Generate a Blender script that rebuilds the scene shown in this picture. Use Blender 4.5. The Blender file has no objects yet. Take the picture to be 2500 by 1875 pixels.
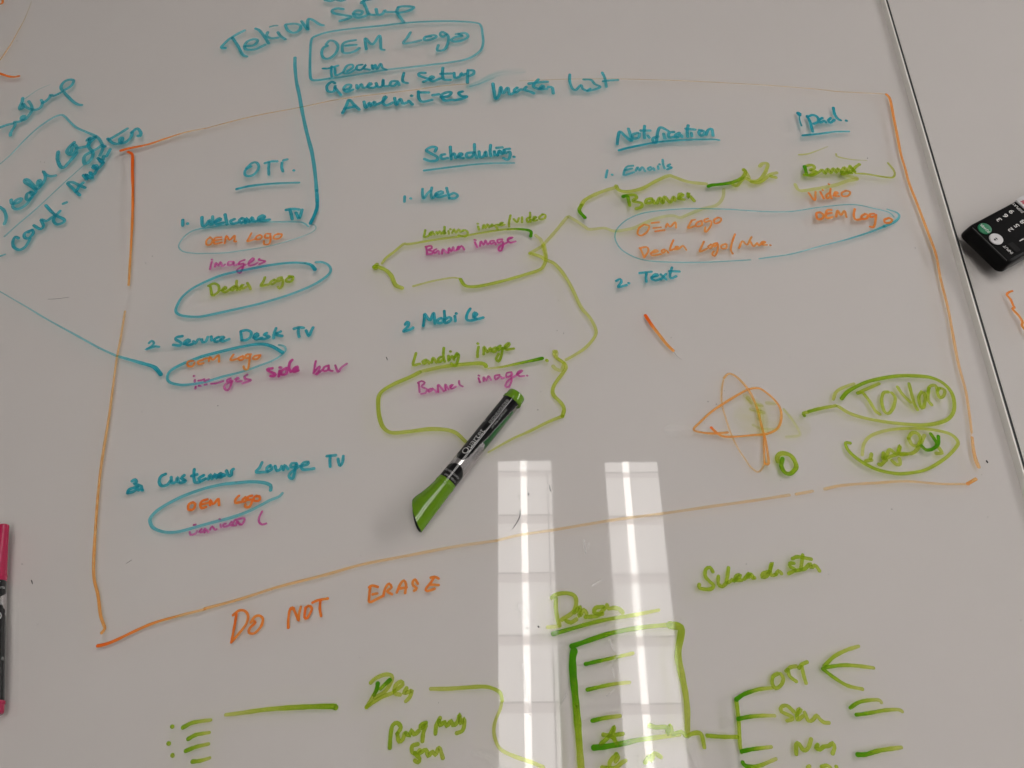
import bpy, bmesh, math, random
from mathutils import Vector, Matrix
random.seed(7)
R_ = math.radians
scn = bpy.context.scene
C = scn.collection

# ------------------------------------------------------------------ camera, world, exposure
CAM_H, FOC, TILT = 0.55, 1878.0, R_(27.0)
cd = bpy.data.cameras.new('camera')
cam = bpy.data.objects.new('camera', cd); C.objects.link(cam)
cam.location = (0, 0, CAM_H); cam.rotation_euler = (TILT, 0, 0)
cd.sensor_width = 36; cd.lens = 36 * FOC / 2500; cd.clip_start = 0.01; cd.clip_end = 50
scn.camera = cam
w = bpy.data.worlds.new('World'); scn.world = w; w.use_nodes = True
w.node_tree.nodes['Background'].inputs[0].default_value = (1.0, 0.96, 0.925, 1)
w.node_tree.nodes['Background'].inputs[1].default_value = 0.26
scn.view_settings.view_transform = 'Standard'; scn.view_settings.look = 'None'
scn.view_settings.exposure = 0.37; scn.view_settings.gamma = 1
scn.cycles.use_denoising = True
scn.cycles.transparent_max_bounces = 48
scn.cycles.max_bounces = 10
PANEL_E, TUBE_E = 6.4, 17.0
CEIL = 2.2

def P(px, py, z=0.0):
    """point of the table (or of a level z above it) that the photo shows at this place"""
    cx = (px - 1250) / FOC; cy = -(py - 937.5) / FOC
    d = Vector((cx, cy * math.cos(TILT) + math.sin(TILT), cy * math.sin(TILT) - math.cos(TILT)))
    t = (z - CAM_H) / d.z
    return Vector((0, 0, CAM_H)) + d * t

# ------------------------------------------------------------------ helpers
def link(name, me, mats=(), parent=None):
    for m in mats: me.materials.append(m)
    o = bpy.data.objects.new(name, me); C.objects.link(o)
    if parent: o.parent = parent
    return o
def from_bm(name, bm, mats, parent=None, smooth=False, recalc=True):
    if recalc: bmesh.ops.recalc_face_normals(bm, faces=bm.faces[:])
    me = bpy.data.meshes.new(name); bm.to_mesh(me); bm.free()
    if smooth:
        me.polygons.foreach_set('use_smooth', [True] * len(me.polygons))
        me.update()
        try: me.set_sharp_from_angle(angle=R_(40))
        except Exception: pass
    if not isinstance(mats, (list, tuple)): mats = [mats]
    return link(name, me, mats, parent)
def tag(o, label=None, cat=None, group=None, kind=None):
    if label: o['label'] = label
    if cat: o['category'] = cat
    if group: o['group'] = group
    if kind: o['kind'] = kind
    return o
def empty(name, loc, rz=0.0):
    o = bpy.data.objects.new(name, None); C.objects.link(o)
    o.location = loc; o.rotation_euler = (0, 0, rz); o.empty_display_size = 0.02
    return o
def add_box(bm, x0, x1, y0, y1, z0, z1, mat=0):
    v = [bm.verts.new(p) for p in ((x0,y0,z0),(x1,y0,z0),(x1,y1,z0),(x0,y1,z0),(x0,y0,z1),(x1,y0,z1),(x1,y1,z1),(x0,y1,z1))]
    for f in ((0,3,2,1),(4,5,6,7),(0,1,5,4),(1,2,6,5),(2,3,7,6),(3,0,4,7)):
        bm.faces.new([v[i] for i in f]).material_index = mat
def add_prism(bm, pts, z0, z1, mat=0):
    lo = [bm.verts.new((p[0], p[1], z0)) for p in pts]; hi = [bm.verts.new((p[0], p[1], z1)) for p in pts]
    n = len(pts)
    bm.faces.new(lo[::-1]).material_index = mat; bm.faces.new(hi).material_index = mat
    for i in range(n):
        bm.faces.new([lo[i], lo[(i+1) % n], hi[(i+1) % n], hi[i]]).material_index = mat
def loft(bm, rings, cap0=True, cap1=True, mat=0):
    vs = [[bm.verts.new(p) for p in r] for r in rings]; n = len(vs[0])
    for a, b in zip(vs, vs[1:]):
        for i in range(n):
            bm.faces.new([a[i], a[(i+1) % n], b[(i+1) % n], b[i]]).material_index = mat
    if cap0: bm.faces.new(vs[0][::-1]).material_index = mat
    if cap1: bm.faces.new(vs[-1]).material_index = mat
    return vs

# ------------------------------------------------------------------ materials
def new_mat(name):
    m = bpy.data.materials.new(name); m.use_nodes = True
    nt = m.node_tree; nt.nodes.clear()
    out = nt.nodes.new('ShaderNodeOutputMaterial')
    return m, nt, out
def nd(nt, kind, **kw):
    n = nt.nodes.new(kind)
    for k, v in kw.items(): setattr(n, k, v)
    return n
def math_n(nt, op, a, b=None, clamp=False):
    n = nd(nt, 'ShaderNodeMath', operation=op, use_clamp=clamp)
    for i, v in enumerate((a, b)):
        if v is None: continue
        if isinstance(v, (int, float)): n.inputs[i].default_value = v
        else: nt.links.new(v, n.inputs[i])
    return n.outputs[0]
def principled(name, col, rough=0.4, metal=0.0, spec=0.5, noise=0.0, nscale=40.0, bump=0.0, rnoise=0.0):
    m, nt, out = new_mat(name)
    b = nd(nt, 'ShaderNodeBsdfPrincipled')
    b.inputs['Base Color'].default_value = (*col, 1); b.inputs['Roughness'].default_value = rough
    b.inputs['Metallic'].default_value = metal; b.inputs['Specular IOR Level'].default_value = spec
    tc = nd(nt, 'ShaderNodeTexCoord'); nz = nd(nt, 'ShaderNodeTexNoise')
    nz.inputs['Scale'].default_value = nscale; nz.inputs['Detail'].default_value = 5
    nt.links.new(tc.outputs['Object'], nz.inputs['Vector'])
    if noise:
        mx = nd(nt, 'ShaderNodeMix', data_type='RGBA')
        mx.inputs[6].default_value = (*[c * (1 - noise) for c in col], 1); mx.inputs[7].default_value = (*[min(1, c * (1 + noise)) for c in col], 1)
        nt.links.new(nz.outputs['Fac'], mx.inputs[0]); nt.links.new(mx.outputs[2], b.inputs['Base Color'])
    if rnoise:
        r = math_n(nt, 'ADD', math_n(nt, 'MULTIPLY', nz.outputs['Fac'], rnoise), rough - rnoise / 2)
        nt.links.new(r, b.inputs['Roughness'])
    if bump:
        bp = nd(nt, 'ShaderNodeBump'); bp.inputs['Strength'].default_value = bump; bp.inputs['Distance'].default_value = 0.0005
        nt.links.new(nz.outputs['Fac'], bp.inputs['Height']); nt.links.new(bp.outputs[0], b.inputs['Normal'])
    nt.links.new(b.outputs[0], out.inputs[0])
    return m
def emission(name, col, strength, xband=0.0):
    m, nt, out = new_mat(name)
    e = nd(nt, 'ShaderNodeEmission'); e.inputs[0].default_value = (*col, 1); e.inputs[1].default_value = strength
    if xband:
        tc = nd(nt, 'ShaderNodeTexCoord'); mp = nd(nt, 'ShaderNodeMapping'); nz = nd(nt, 'ShaderNodeTexNoise')
        mp.inputs['Scale'].default_value = (26, 0.7, 1); nz.inputs['Scale'].default_value = 1.0; nz.inputs['Detail'].default_value = 2
        nt.links.new(tc.outputs['Object'], mp.inputs[0]); nt.links.new(mp.outputs[0], nz.inputs['Vector'])
        s = math_n(nt, 'ADD', math_n(nt, 'MULTIPLY', nz.outputs['Fac'], strength * xband), strength * (1 - xband / 2))
        nt.links.new(s, e.inputs[1])
    nt.links.new(e.outputs[0], out.inputs[0])
    return m
def front_fresnel(nt, ior):
    fr = nd(nt, 'ShaderNodeFresnel'); fr.inputs[0].default_value = ior
    ge = nd(nt, 'ShaderNodeNewGeometry')
    return math_n(nt, 'MULTIPLY', fr.outputs[0], math_n(nt, 'SUBTRACT', 1.0, ge.outputs['Backfacing']))
def glass_sheet(name, tint, rough=0.018, ior=1.50, smudge=True):
    m, nt, out = new_mat(name)
    tr = nd(nt, 'ShaderNodeBsdfTransparent'); tr.inputs[0].default_value = (*tint, 1)
    gl = nd(nt, 'ShaderNodeBsdfGlossy'); gl.inputs[1].default_value = rough
    if smudge:
        tc = nd(nt, 'ShaderNodeTexCoord')
        n1 = nd(nt, 'ShaderNodeTexNoise'); n1.inputs['Scale'].default_value = 9; n1.inputs['Detail'].default_value = 6
        nt.links.new(tc.outputs['Object'], n1.inputs['Vector'])
        a = math_n(nt, 'MULTIPLY', math_n(nt, 'SUBTRACT', n1.outputs['Fac'], 0.55, clamp=True), 0.16)
        nt.links.new(math_n(nt, 'ADD', a, rough), gl.inputs[1])
        n2 = nd(nt, 'ShaderNodeTexNoise'); n2.inputs['Scale'].default_value = 3.0; n2.inputs['Detail'].default_value = 1
        nt.links.new(tc.outputs['Object'], n2.inputs['Vector'])
        bp = nd(nt, 'ShaderNodeBump'); bp.inputs['Strength'].default_value = 0.02; bp.inputs['Distance'].default_value = 0.002
        nt.links.new(n2.outputs['Fac'], bp.inputs['Height']); nt.links.new(bp.outputs[0], gl.inputs['Normal'])
    mx = nd(nt, 'ShaderNodeMixShader')
    nt.links.new(front_fresnel(nt, ior), mx.inputs[0]); nt.links.new(tr.outputs[0], mx.inputs[1]); nt.links.new(gl.outputs[0], mx.inputs[2])
    nt.links.new(mx.outputs[0], out.inputs[0])
    return m

def ink_mat(name, T, T2, S, S2, k, soft=False):
    """dry-erase ink: a coloured film that filters light both ways, with a little pigment of its own"""
    m, nt, out = new_mat(name)
    at = nd(nt, 'ShaderNodeAttribute', attribute_name='dens')
    uv = nd(nt, 'ShaderNodeUVMap', uv_map='stroke'); sp = nd(nt, 'ShaderNodeSeparateXYZ')
    nt.links.new(uv.outputs[0], sp.inputs[0])
    e = math_n(nt, 'ABSOLUTE', math_n(nt, 'SUBTRACT', math_n(nt, 'MULTIPLY', sp.outputs[1], 2.0), 1.0))   # 0 middle, 1 edge
    mp = nd(nt, 'ShaderNodeMapping'); nz = nd(nt, 'ShaderNodeTexNoise')
    mp.inputs['Scale'].default_value = (60, 5, 1) if not soft else (25, 7, 1)
    nz.inputs['Scale'].default_value = 1.0; nz.inputs['Detail'].default_value = 4; nz.inputs['Roughness'].default_value = 0.6
    nt.links.new(uv.outputs[0], mp.inputs[0]); nt.links.new(mp.outputs[0], nz.inputs['Vector'])
    tc = nd(nt, 'ShaderNodeTexCoord'); n2 = nd(nt, 'ShaderNodeTexNoise')
    n2.inputs['Scale'].default_value = 230; n2.inputs['Detail'].default_value = 3
    nt.links.new(tc.outputs['Object'], n2.inputs['Vector'])
    if soft:
        edge = math_n(nt, 'POWER', math_n(nt, 'SUBTRACT', 1.0, math_n(nt, 'MULTIPLY', e, e), clamp=True), 1.3)
        var = math_n(nt, 'MULTIPLY', math_n(nt, 'SUBTRACT', nz.outputs['Fac'], 0.32, clamp=True), 3.6)
    else:
        rim = math_n(nt, 'ADD', 0.82, math_n(nt, 'MULTIPLY', math_n(nt, 'POWER', e, 5.0), 0.55))
        fade = math_n(nt, 'MULTIPLY', math_n(nt, 'SUBTRACT', 1.0, e, clamp=True), 7.0, clamp=True)
        edge = math_n(nt, 'MULTIPLY', rim, fade)
        var = math_n(nt, 'ADD', 0.35, math_n(nt, 'ADD', math_n(nt, 'MULTIPLY', nz.outputs['Fac'], 0.9), math_n(nt, 'MULTIPLY', n2.outputs['Fac'], 0.4)))
    d = math_n(nt, 'MULTIPLY', at.outputs['Fac'], math_n(nt, 'MULTIPLY', edge, var))
    cc = nd(nt, 'ShaderNodeCombineColor')
    df_ = math_n(nt, 'MULTIPLY', d, 0.68)                  # light crosses the film on the way in as well
    d2 = math_n(nt, 'MULTIPLY', d, d)
    for i in range(3):
        a = math_n(nt, 'POWER', T[i], df_)
        if T2[i] != 1: a = math_n(nt, 'MULTIPLY', a, math_n(nt, 'POWER', T2[i], d2))
        nt.links.new(a, cc.inputs[i])
    tr = nd(nt, 'ShaderNodeBsdfTransparent'); nt.links.new(cc.outputs[0], tr.inputs[0])
    df = nd(nt, 'ShaderNodeBsdfDiffuse'); mxs = nd(nt, 'ShaderNodeMix', data_type='RGBA')
    mxs.inputs[6].default_value = (*S, 1); mxs.inputs[7].default_value = (*S2, 1)
    nt.links.new(math_n(nt, 'MULTIPLY', math_n(nt, 'SUBTRACT', d, 0.40), 0.62, clamp=True), mxs.inputs[0])
    nt.links.new(mxs.outputs[2], df.inputs[0])
    sc = math_n(nt, 'SUBTRACT', 1.0, math_n(nt, 'POWER', 1.0 - k, d))
    m1 = nd(nt, 'ShaderNodeMixShader')
    nt.links.new(sc, m1.inputs[0]); nt.links.new(tr.outputs[0], m1.inputs[1]); nt.links.new(df.outputs[0], m1.inputs[2])
    gl = nd(nt, 'ShaderNodeBsdfGlossy'); gl.inputs[1].default_value = 0.03
    m2 = nd(nt, 'ShaderNodeMixShader')
    nt.links.new(math_n(nt, 'MULTIPLY', front_fresnel(nt, 1.50), math_n(nt, 'SUBTRACT', 1.0, math_n(nt, 'POWER', 0.15, d))), m2.inputs[0])
    nt.links.new(m1.outputs[0], m2.inputs[1]); nt.links.new(gl.outputs[0], m2.inputs[2])
    nt.links.new(m2.outputs[0], out.inputs[0])
    return m
INK_DEF = {                          # film transmission, second-order term, pigment thin, pigment thick, pigment share
    't': ('teal_ink',    (0.045, 0.73, 0.90), (1, 1, 1),         (0.02, 0.31, 0.39), (0.00, 0.19, 0.28), 0.56),
    'g': ('green_ink',   (0.86, 0.935, 0.05), (0.80, 0.985, 1),  (0.33, 0.38, 0.015), (0.045, 0.21, 0.00), 0.44),
    'o': ('orange_ink',  (1.00, 0.60, 0.11),  (1, 0.90, 1),      (0.82, 0.33, 0.065), (0.74, 0.105, 0.006), 0.58),
    'm': ('magenta_ink', (0.86, 0.15, 0.62),  (1, 1, 0.92),      (0.52, 0.05, 0.30), (0.47, 0.014, 0.15), 0.58),
    'k': ('grey_ink',    (0.06, 0.06, 0.06),  (1, 1, 1),         (0.03, 0.03, 0.03), (0.03, 0.03, 0.03), 0.5),
    'w': ('chalky_film', (1.0, 1.0, 1.0),  (1, 1, 1),         (0.95, 0.93, 0.91), (0.95, 0.93, 0.91), 0.6),
}
INK, SOFT = {}, {}
for kk, (nm, T, T2, S, S2, k) in INK_DEF.items():
    INK[kk] = ink_mat(nm, T, T2, S, S2, k); SOFT[kk] = ink_mat(nm + '_smear', T, T2, S, S2, k, True)

M_back = principled('white_backing', (0.592, 0.547, 0.545), 0.6, spec=0.2, noise=0.015, nscale=14)
M_glass = glass_sheet('table_glass', (0.985, 0.99, 0.98))
M_bevel_light = principled('bevel_highlight_white', (0.78, 0.75, 0.71), 0.25)  # light caught by the glass bevel, put into a whiter colour
M_trim2 = principled('grey_edge', (0.33, 0.32, 0.31), 0.3)
M_dark = principled('black_gap_shade', (0.012, 0.012, 0.013), 0.6)  # painted darkness of the gap between the sections
M_white = principled('white_enamel', (0.75, 0.74, 0.72), 0.5, noise=0.03)
M_panel = emission('lit_reflector', (1.0, 0.96, 0.93), PANEL_E, 0.22)
M_bar = emission('lit_divider', (1.0, 0.925, 0.90), PANEL_E * 0.73, 0.1)
M_tube = emission('lit_tube', (1.0, 0.975, 0.93), TUBE_E)
M_tubeb = emission('lit_tube_dimmed_at_divider', (1.0, 0.92, 0.87), TUBE_E * 0.52)  # tube's dimming by the divider is put into this emission
M_line = emission('shadow_line_and_groove', (1.0, 0.94, 0.90), PANEL_E * 0.26)  # dimmer glow for the dividers' painted shadow lines and the groove
M_panel_r = emission('lit_reflector_far', (1.0, 0.98, 0.97), PANEL_E * 0.95)
M_floor = principled('carpet', (0.05, 0.05, 0.055), 0.9, noise=0.3, nscale=60)
M_ceil = principled('ceiling_paint', (0.62, 0.60, 0.57), 0.8, noise=0.03, nscale=3)

# ------------------------------------------------------------------ the setting
bm = bmesh.new(); add_box(bm, -4, 5, -4, 5, -0.78, -0.74)
tag(from_bm('floor', bm, M_floor), kind='structure')
bm = bmesh.new(); add_box(bm, -4, 5, -4, 5, CEIL + 0.07, CEIL + 0.12)
tag(from_bm('ceiling', bm, M_ceil), kind='structure')

def ceiling_light(label, x0, x1, xt, rt, yaw, y_end, y_start, groove=None, panel=None):
    o = empty('ceiling_light', (x0, y_end, CEIL), yaw); tag(o, label, 'ceiling light', 'ceiling lights over the table')
    L = y_start - y_end; W = x1 - x0
    bm = bmesh.new(); add_box(bm, -0.004, W + 0.004, L, 0.004, 0.004, 0.066); from_bm('housing', bm, M_white, o)
    bars = [(-0.043, -0.064)]
    y = -0.2135
    while y > L + 0.1:
        bars.append((y, y - 0.032)); y -= 0.2135
    bm = bmesh.new(); add_box(bm, 0, W, L, 0, -0.001, 0.002); from_bm('reflector', bm, panel or M_panel, o)
    for ya, yb in bars:
        bm = bmesh.new(); add_box(bm, 0, W, yb, ya, -0.0022, 0.001); d = from_bm('divider', bm, M_bar, o)
        bm = bmesh.new(); add_box(bm, -0.0005, W + 0.0005, ya - 0.002, ya + 0.0035, -0.003, 0.0012); from_bm('shadow_line', bm, M_line, d)  # line of shadow at the divider, drawn as a dimmer strip
    if groove:
        bm = bmesh.new(); add_box(bm, groove, groove + 0.0045, L, -0.045, -0.0034, 0.0008); from_bm('groove', bm, M_line, o)
    ks = [(-0.001, 0)]
    for ya, yb in bars: ks += [(ya, 1), (yb, 0)]
    ks.append((L + 0.001, 0))
    bm = bmesh.new(); vs = []
    for y, mi in ks:
        vs.append([bm.verts.new((xt - x0 + rt * math.cos(2 * math.pi * i / 14), y, -0.0045 + rt * 0.4 * math.sin(2 * math.pi * i / 14))) for i in range(14)])
    for (y, mi), p, q in zip(ks, vs, vs[1:]):
        for i in range(14): bm.faces.new([p[i], p[(i + 1) % 14], q[(i + 1) % 14], q[i]]).material_index = mi
    bm.faces.new(vs[0]); bm.faces.new(vs[-1][::-1])
    from_bm('fluorescent_tube', bm, [M_tube, M_tubeb], o, smooth=True)
    return o
YAW = R_(0.6)
ceiling_light('long louvred ceiling light mirrored in the glass close beside the green marker', -0.053, 0.1485, 0.043, 0.0118, YAW, 1.069, -1.0, 0.183)
ceiling_light('long louvred ceiling light mirrored in the glass farther from the green marker', 0.354, 0.553, 0.431, 0.0125, YAW, 1.0645, -1.0)
ceiling_light('broad ceiling light out of sight beyond the remote control side of the table', 3.0, 4.6, 3.8, 0.012, YAW, 3.6, -0.2, None, M_panel_r)

# ------------------------------------------------------------------ the two glass table sections
GAPZ = 0.0052
ga, gb = P(2164.2, 0), P(2495.4, 1125)
gd = (gb - ga).normalized(); gn = Vector((-gd.y, gd.x, 0))
if gn.x < 0: gn = -gn                                     # towards the right-hand section
p_far, p_near = ga - gd * 0.9, ga + gd * 1.7
def strip(a, b, o0, o1): return [a + gn * o0, b + gn * o0, b + gn * o1, a + gn * o1]
left_outline = [p_far - gn * 0.00075, Vector((-1.1, p_far.y, 0)), Vector((-1.1, -0.55, 0)), p_near - gn * 0.00075]
right_outline = [p_far + gn * 0.0008, p_near + gn * 0.0008, Vector((1.5, p_near.y, 0)), Vector((1.5, p_far.y, 0))]
TW = 0.0013
table = empty('whiteboard_table', (0.0, 0.3, -0.74))
tag(table, 'white glass topped table covered in coloured marker notes', 'table')
def sub(o, v): return (v[0] - o.location.x, v[1] - o.location.y)
def tpart(name, parent, polys, mat):
    bm = bmesh.new(); dz = -parent.location.z
    for pts, z0, z1 in polys: add_prism(bm, [sub(parent, p) for p in pts], z0 + dz, z1 + dz)
    return from_bm(name, bm, mat, parent)
inL = [p_far - gn * (0.00065 + TW), Vector((-1.099, p_far.y, 0)), Vector((-1.099, -0.55, 0)), p_near - gn * (0.00065 + TW)]
bkL = [p_far - gn * 0.0006, Vector((-1.099, p_far.y, 0)), Vector((-1.099, -0.55, 0)), p_near - gn * 0.0006]
tpart('white_backing', table, [(bkL, -0.0280, -GAPZ - 0.0002)], M_back)
tpart('glass_top', table, [(inL, -GAPZ, 0.0)], M_glass)
bm = bmesh.new()                                           # white wedge painted for light on the polished bevel, sloped to stay bright
loft(bm, [[(q.x + gn.x * o - table.location.x, q.y + gn.y * o - table.location.y, z - table.location.z)
           for o, z in ((-0.0006 - TW, -0.0002), (-0.0006, -0.0002), (-0.0006, -GAPZ), (-0.0006 - TW - 0.0016, -GAPZ))] for q in (p_far, p_near)])
from_bm('bevel_highlight', bm, M_bevel_light, table)
tpart('gap_shade_strip', table, [(strip(p_far, p_near, -0.00055 - TW, -0.00055), -0.030, -0.0285)], M_dark)
table2 = empty('whiteboard_table', (0.9, 0.3, -0.74))
tag(table2, 'plain white table section across the black gap, under the remote control', 'table')
inR = [p_far + gn * 0.0024, p_near + gn * 0.0024, Vector((1.5, p_near.y, 0)), Vector((1.5, p_far.y, 0))]
tpart('white_backing', table2, [(inR, -0.030, -GAPZ - 0.0002)], M_back)
tpart('glass_top', table2, [(inR, -GAPZ, 0.0)], M_glass)
tpart('bevel_highlight', table2, [(strip(p_far, p_near, 0.00168, 0.00202), -0.016, -0.0002)], M_bevel_light)
tpart('edge_seam', table2, [(strip(p_far, p_near, 0.00205, 0.00238), -0.016, -0.0004)], M_trim2)
tpart('gap_shade_strip', table2, [(strip(p_far, p_near, -0.0003, 0.00165), -0.020, -0.0006)], M_dark)  # black strip standing in for the shade of the gap

# ------------------------------------------------------------------ handwriting
STROKE_N = [0]
def catmull(pts, step=0.0012):
    if len(pts) == 2: pts = [pts[0], (pts[0] + pts[1]) / 2, pts[1]]
    q = [pts[0] * 2 - pts[1]] + pts + [pts[-1] * 2 - pts[-2]]
    out = []
    for i in range(1, len(q) - 2):
        p0, p1, p2, p3 = q[i-1], q[i], q[i+1], q[i+2]
        n = max(2, min(24, int((p2 - p1).length / step)))
        for k in range(n):
            t = k / n
            out.append(0.5 * ((2 * p1) + (p2 - p0) * t + (2*p0 - 5*p1 + 4*p2 - p3) * t*t + (3*p1 - p0 - 3*p2 + p3) * t**3))
    out.append(pts[-1].copy())
    return out
def write(name, label, ink, wid, ox, oy, dens, text, parent=None, soft=False, scale=500 / 2212):
    """one word or line of marker ink: strokes 'x,y x,y; ...' traced on a 500 px tile of the board at (ox, oy)"""
    parent = parent or table
    w0, w1 = wid if isinstance(wid, tuple) else (wid, wid)
    if ink == 't' and name != 'handwriting': w0, w1 = w0 * 1.12, w1 * 1.12   # felt tip bleed
    d0, d1 = dens if isinstance(dens, tuple) else (dens, dens * 0.8)
    V, F, D, U = [], [], [], []
    for st in text.split(';'):
        pts = [tuple(float(c) for c in s.split(',')) for s in st.split()]
        if not pts: continue
        if len(pts) == 1: pts.append((pts[0][0] + 4, pts[0][1] + 2))
        px = [(ox + x * scale, oy + y * scale) for x, y in pts]
        tp = [P(x, y) for x, y in px]
        sc = (P(px[0][0] + 1, px[0][1]) - P(*px[0])).length * scale
        sc2 = (P(px[-1][0] + 1, px[-1][1]) - P(*px[-1])).length * scale
        line = catmull(tp)
        n = len(line)
        STROKE_N[0] += 1
        zb = 0.00008 + STROKE_N[0] * 1.3e-6
        dk = random.uniform(0.88, 1.14)
        uo = random.uniform(0, 5)
        ph = random.uniform(0, 6.28)
        sec = []                                            # (point, tangent, half width, t)
        tang = []
        for i in range(n):
            a, b = line[max(0, i-1)], line[min(n-1, i+1)]
            d = b - a
            tang.append(d.normalized() if d.length > 1e-9 else (tang[-1] if tang else Vector((1, 0, 0))))
        hw = lambda t: 0.5 * ((w0 * sc) * (1 - t) + (w1 * sc2) * t) * (1 + 0.05 * math.sin(ph + t * 17) + 0.04 * math.sin(ph * 2 + t * 41))
        for q in (85, 60, 35, 15):
            sec.append((line[0] - tang[0] * hw(0) * math.sin(R_(q)), tang[0], max(hw(0) * math.cos(R_(q)), 1e-6), 0))
        for i in range(n): sec.append((line[i], tang[i], hw(i / (n - 1)), i / (n - 1)))
        for q in (15, 35, 60, 85):
            sec.append((line[-1] + tang[-1] * hw(1) * math.sin(R_(q)), tang[-1], max(hw(1) * math.cos(R_(q)), 1e-6), 1))
        base = len(V); u = uo; prev = None
        for j, (p, t, h, tt) in enumerate(sec):
            nrm = Vector((-t.y, t.x, 0))
            if prev is not None: u += (p - prev).length
            prev = p
            z = zb + tt * 9e-7
            V.append((p.x + nrm.x * h, p.y + nrm.y * h, z)); V.append((p.x - nrm.x * h, p.y - nrm.y * h, z))
            # ink pools where the tip lands, then thins out along the stroke
            dd = (d0 + (d1 - d0) * min(1, tt * 1.15)) * dk
            D += [dd, dd]; U += [(u, 0.0), (u, 1.0)]
        for j in range(len(sec) - 1):
            a = base + 2 * j
            F.append((a + 1, a + 3, a + 2, a))
    loc = parent.location
    V = [(x - loc.x, y - loc.y, z - loc.z) for x, y, z in V]
    me = bpy.data.meshes.new(name); me.from_pydata(V, [], F); me.update()
    if me.polygons and me.polygons[len(me.polygons) // 2].normal.z < 0: me.flip_normals()
    at = me.attributes.new('dens', 'FLOAT', 'POINT'); at.data.foreach_set('value', D)
    uv = me.uv_layers.new(name='stroke')
    uv.data.foreach_set('uv', [c for l in me.loops for c in U[l.vertex_index]])
    o = link(name, me, [(SOFT if soft else INK)[ink]], parent)
    o['label'] = label
    return o
W = write
# --- teal notes turned towards the left edge
W('handwriting', 'teal slanted word setup at the left edge', 't', 36, 0, 0, .85, "0,1378 70,1352 140,1335;112,1465 118,1430 150,1380 165,1345 155,1318 185,1318 220,1310 260,1285 265,1250 235,1260 230,1290 265,1295 310,1250 345,1190 340,1140 310,1095;245,1060 240,1100 215,1150 212,1180 250,1165 245,1120 280,1155 330,1180 390,1185 440,1160 460,1110 445,1080;460,1110 500,1090 540,1050 545,1025 580,1035 630,1015 675,985 660,955 665,920 700,880 750,862 795,870 780,915 740,950 690,985 740,1050 800,1105 845,1130 885,1135")
W('handwriting', 'thin pale cross stroke of the slanted word setup', 't', (16, 9), 0, 0, (.3, .14), "270,1068 350,1010 430,960 545,912")
W('outline_loop', 'teal loop round the slanted dealer logo note', 't', (15, 34), 0, 0, (.26, .7), "0,1774 130,1659 250,1530 400,1390 550,1285 650,1243 700,1258 760,1320 830,1380 930,1425 1040,1475 1090,1530 1110,1600 1080,1680")
W('handwriting', 'teal slanted word Logo at the left edge', 't', 42, 0, 0, .85, "628,1640 622,1720 650,1795 690,1809 740,1759 800,1690 830,1650;800,1540 740,1600 725,1645 760,1670 800,1660 830,1600 790,1560 770,1640;830,1600 900,1590 950,1570 970,1490 940,1520 1000,1490 1040,1475 970,1540 960,1590 1000,1640 1000,1690 960,1750 918,1765 905,1730 920,1680 990,1640 1060,1600 1100,1570;1120,1582")
W('handwriting', 'teal slanted word Dealer at the left edge', 't', 38, 0, 375, .75, "0,580 40,610 62,660 65,710 48,760;120,500 130,540 200,530 235,490 200,490 150,530 140,580 190,600 260,570 310,520 330,480;320,420 290,440 285,490 320,500 360,440 330,410 350,450 390,400 330,350 270,310 270,280 310,290 370,350 400,385 440,350 440,295 415,290 410,340 450,340 490,270 480,210 465,190 500,230 550,245 600,238")
W('handwriting', 'teal slanted word Conf at the left edge', 't', 36, 0, 375, 1.0, "200,915 165,900 140,950 150,1010 210,1040 270,1010 310,950 325,920;345,825 270,860 265,905 310,915 360,860 345,825 310,850;365,775 410,805 445,815 470,780 445,712 500,730 560,690 600,665;495,560 540,610 600,665 690,710 690,740 620,765 580,730 590,690 650,620;682,542 718,528")
W('handwriting', 'teal slanted word Amenities by the box corner', 't', 38, 0, 375, 1.0, "860,450 800,390 730,318 790,312 850,340 920,370;820,415 860,350 900,315;900,235 940,280 930,225 965,260 1000,265 970,200 1010,230 1050,170;1010,130 1050,170 1040,125 1000,150 1060,160 1110,110;1060,50 1090,90 1120,100 1070,60 1110,75 1120,30;1150,30 1180,-25 1190,-45;1130,-78;1165,-159 1210,-119 1260,-104 1310,-114;1180,-152 1280,-209 1375,-269;1310,-109 1325,-169 1292,-159 1300,-119 1350,-119 1410,-169 1430,-229;1420,-225 1480,-269 1520,-229 1515,-189 1492,-192")
W('drawn_line', 'thin pale teal line under the slanted dealer logo', 't', (14, 20), 0, 375, (.22, .32), "930,105 700,310 400,590 200,760 50,895")
W('handwriting', 'short teal dash at the left edge', 't', 24, 0, 375, .6, "-10,1113 55,1090")
W('drawn_line', 'long teal line sloping from the left edge to the service desk loop', 't', (12, 24), 0, 375, (.25, .35), "-20,1478 120,1560 300,1664 500,1785 800,1950 1070,2098 1270,2190")
W('drawn_line', 'darker end of the long sloping teal line', 't', (26, 44), 0, 375, (.4, 1.2), "1260,2186 1500,2254 1650,2299 1700,2339 1738,2386")
W('drawn_line', 'thin pale orange arc in the upper left corner', 'o', (10, 20), 0, 0, (.15, .55), "340,20 310,100 260,220 200,330 110,490 0,650 -40,700")
W('drawn_line', 'short dark orange stroke at the upper left edge', 'o', 30, 0, 0, 2.3, "-20,788 80,822 150,832 205,823")
W('drawn_line', 'orange curl in the upper left corner', 'o', 26, 0, 0, 1.8, "-10,48 25,35 28,0 20,-20")
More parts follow.
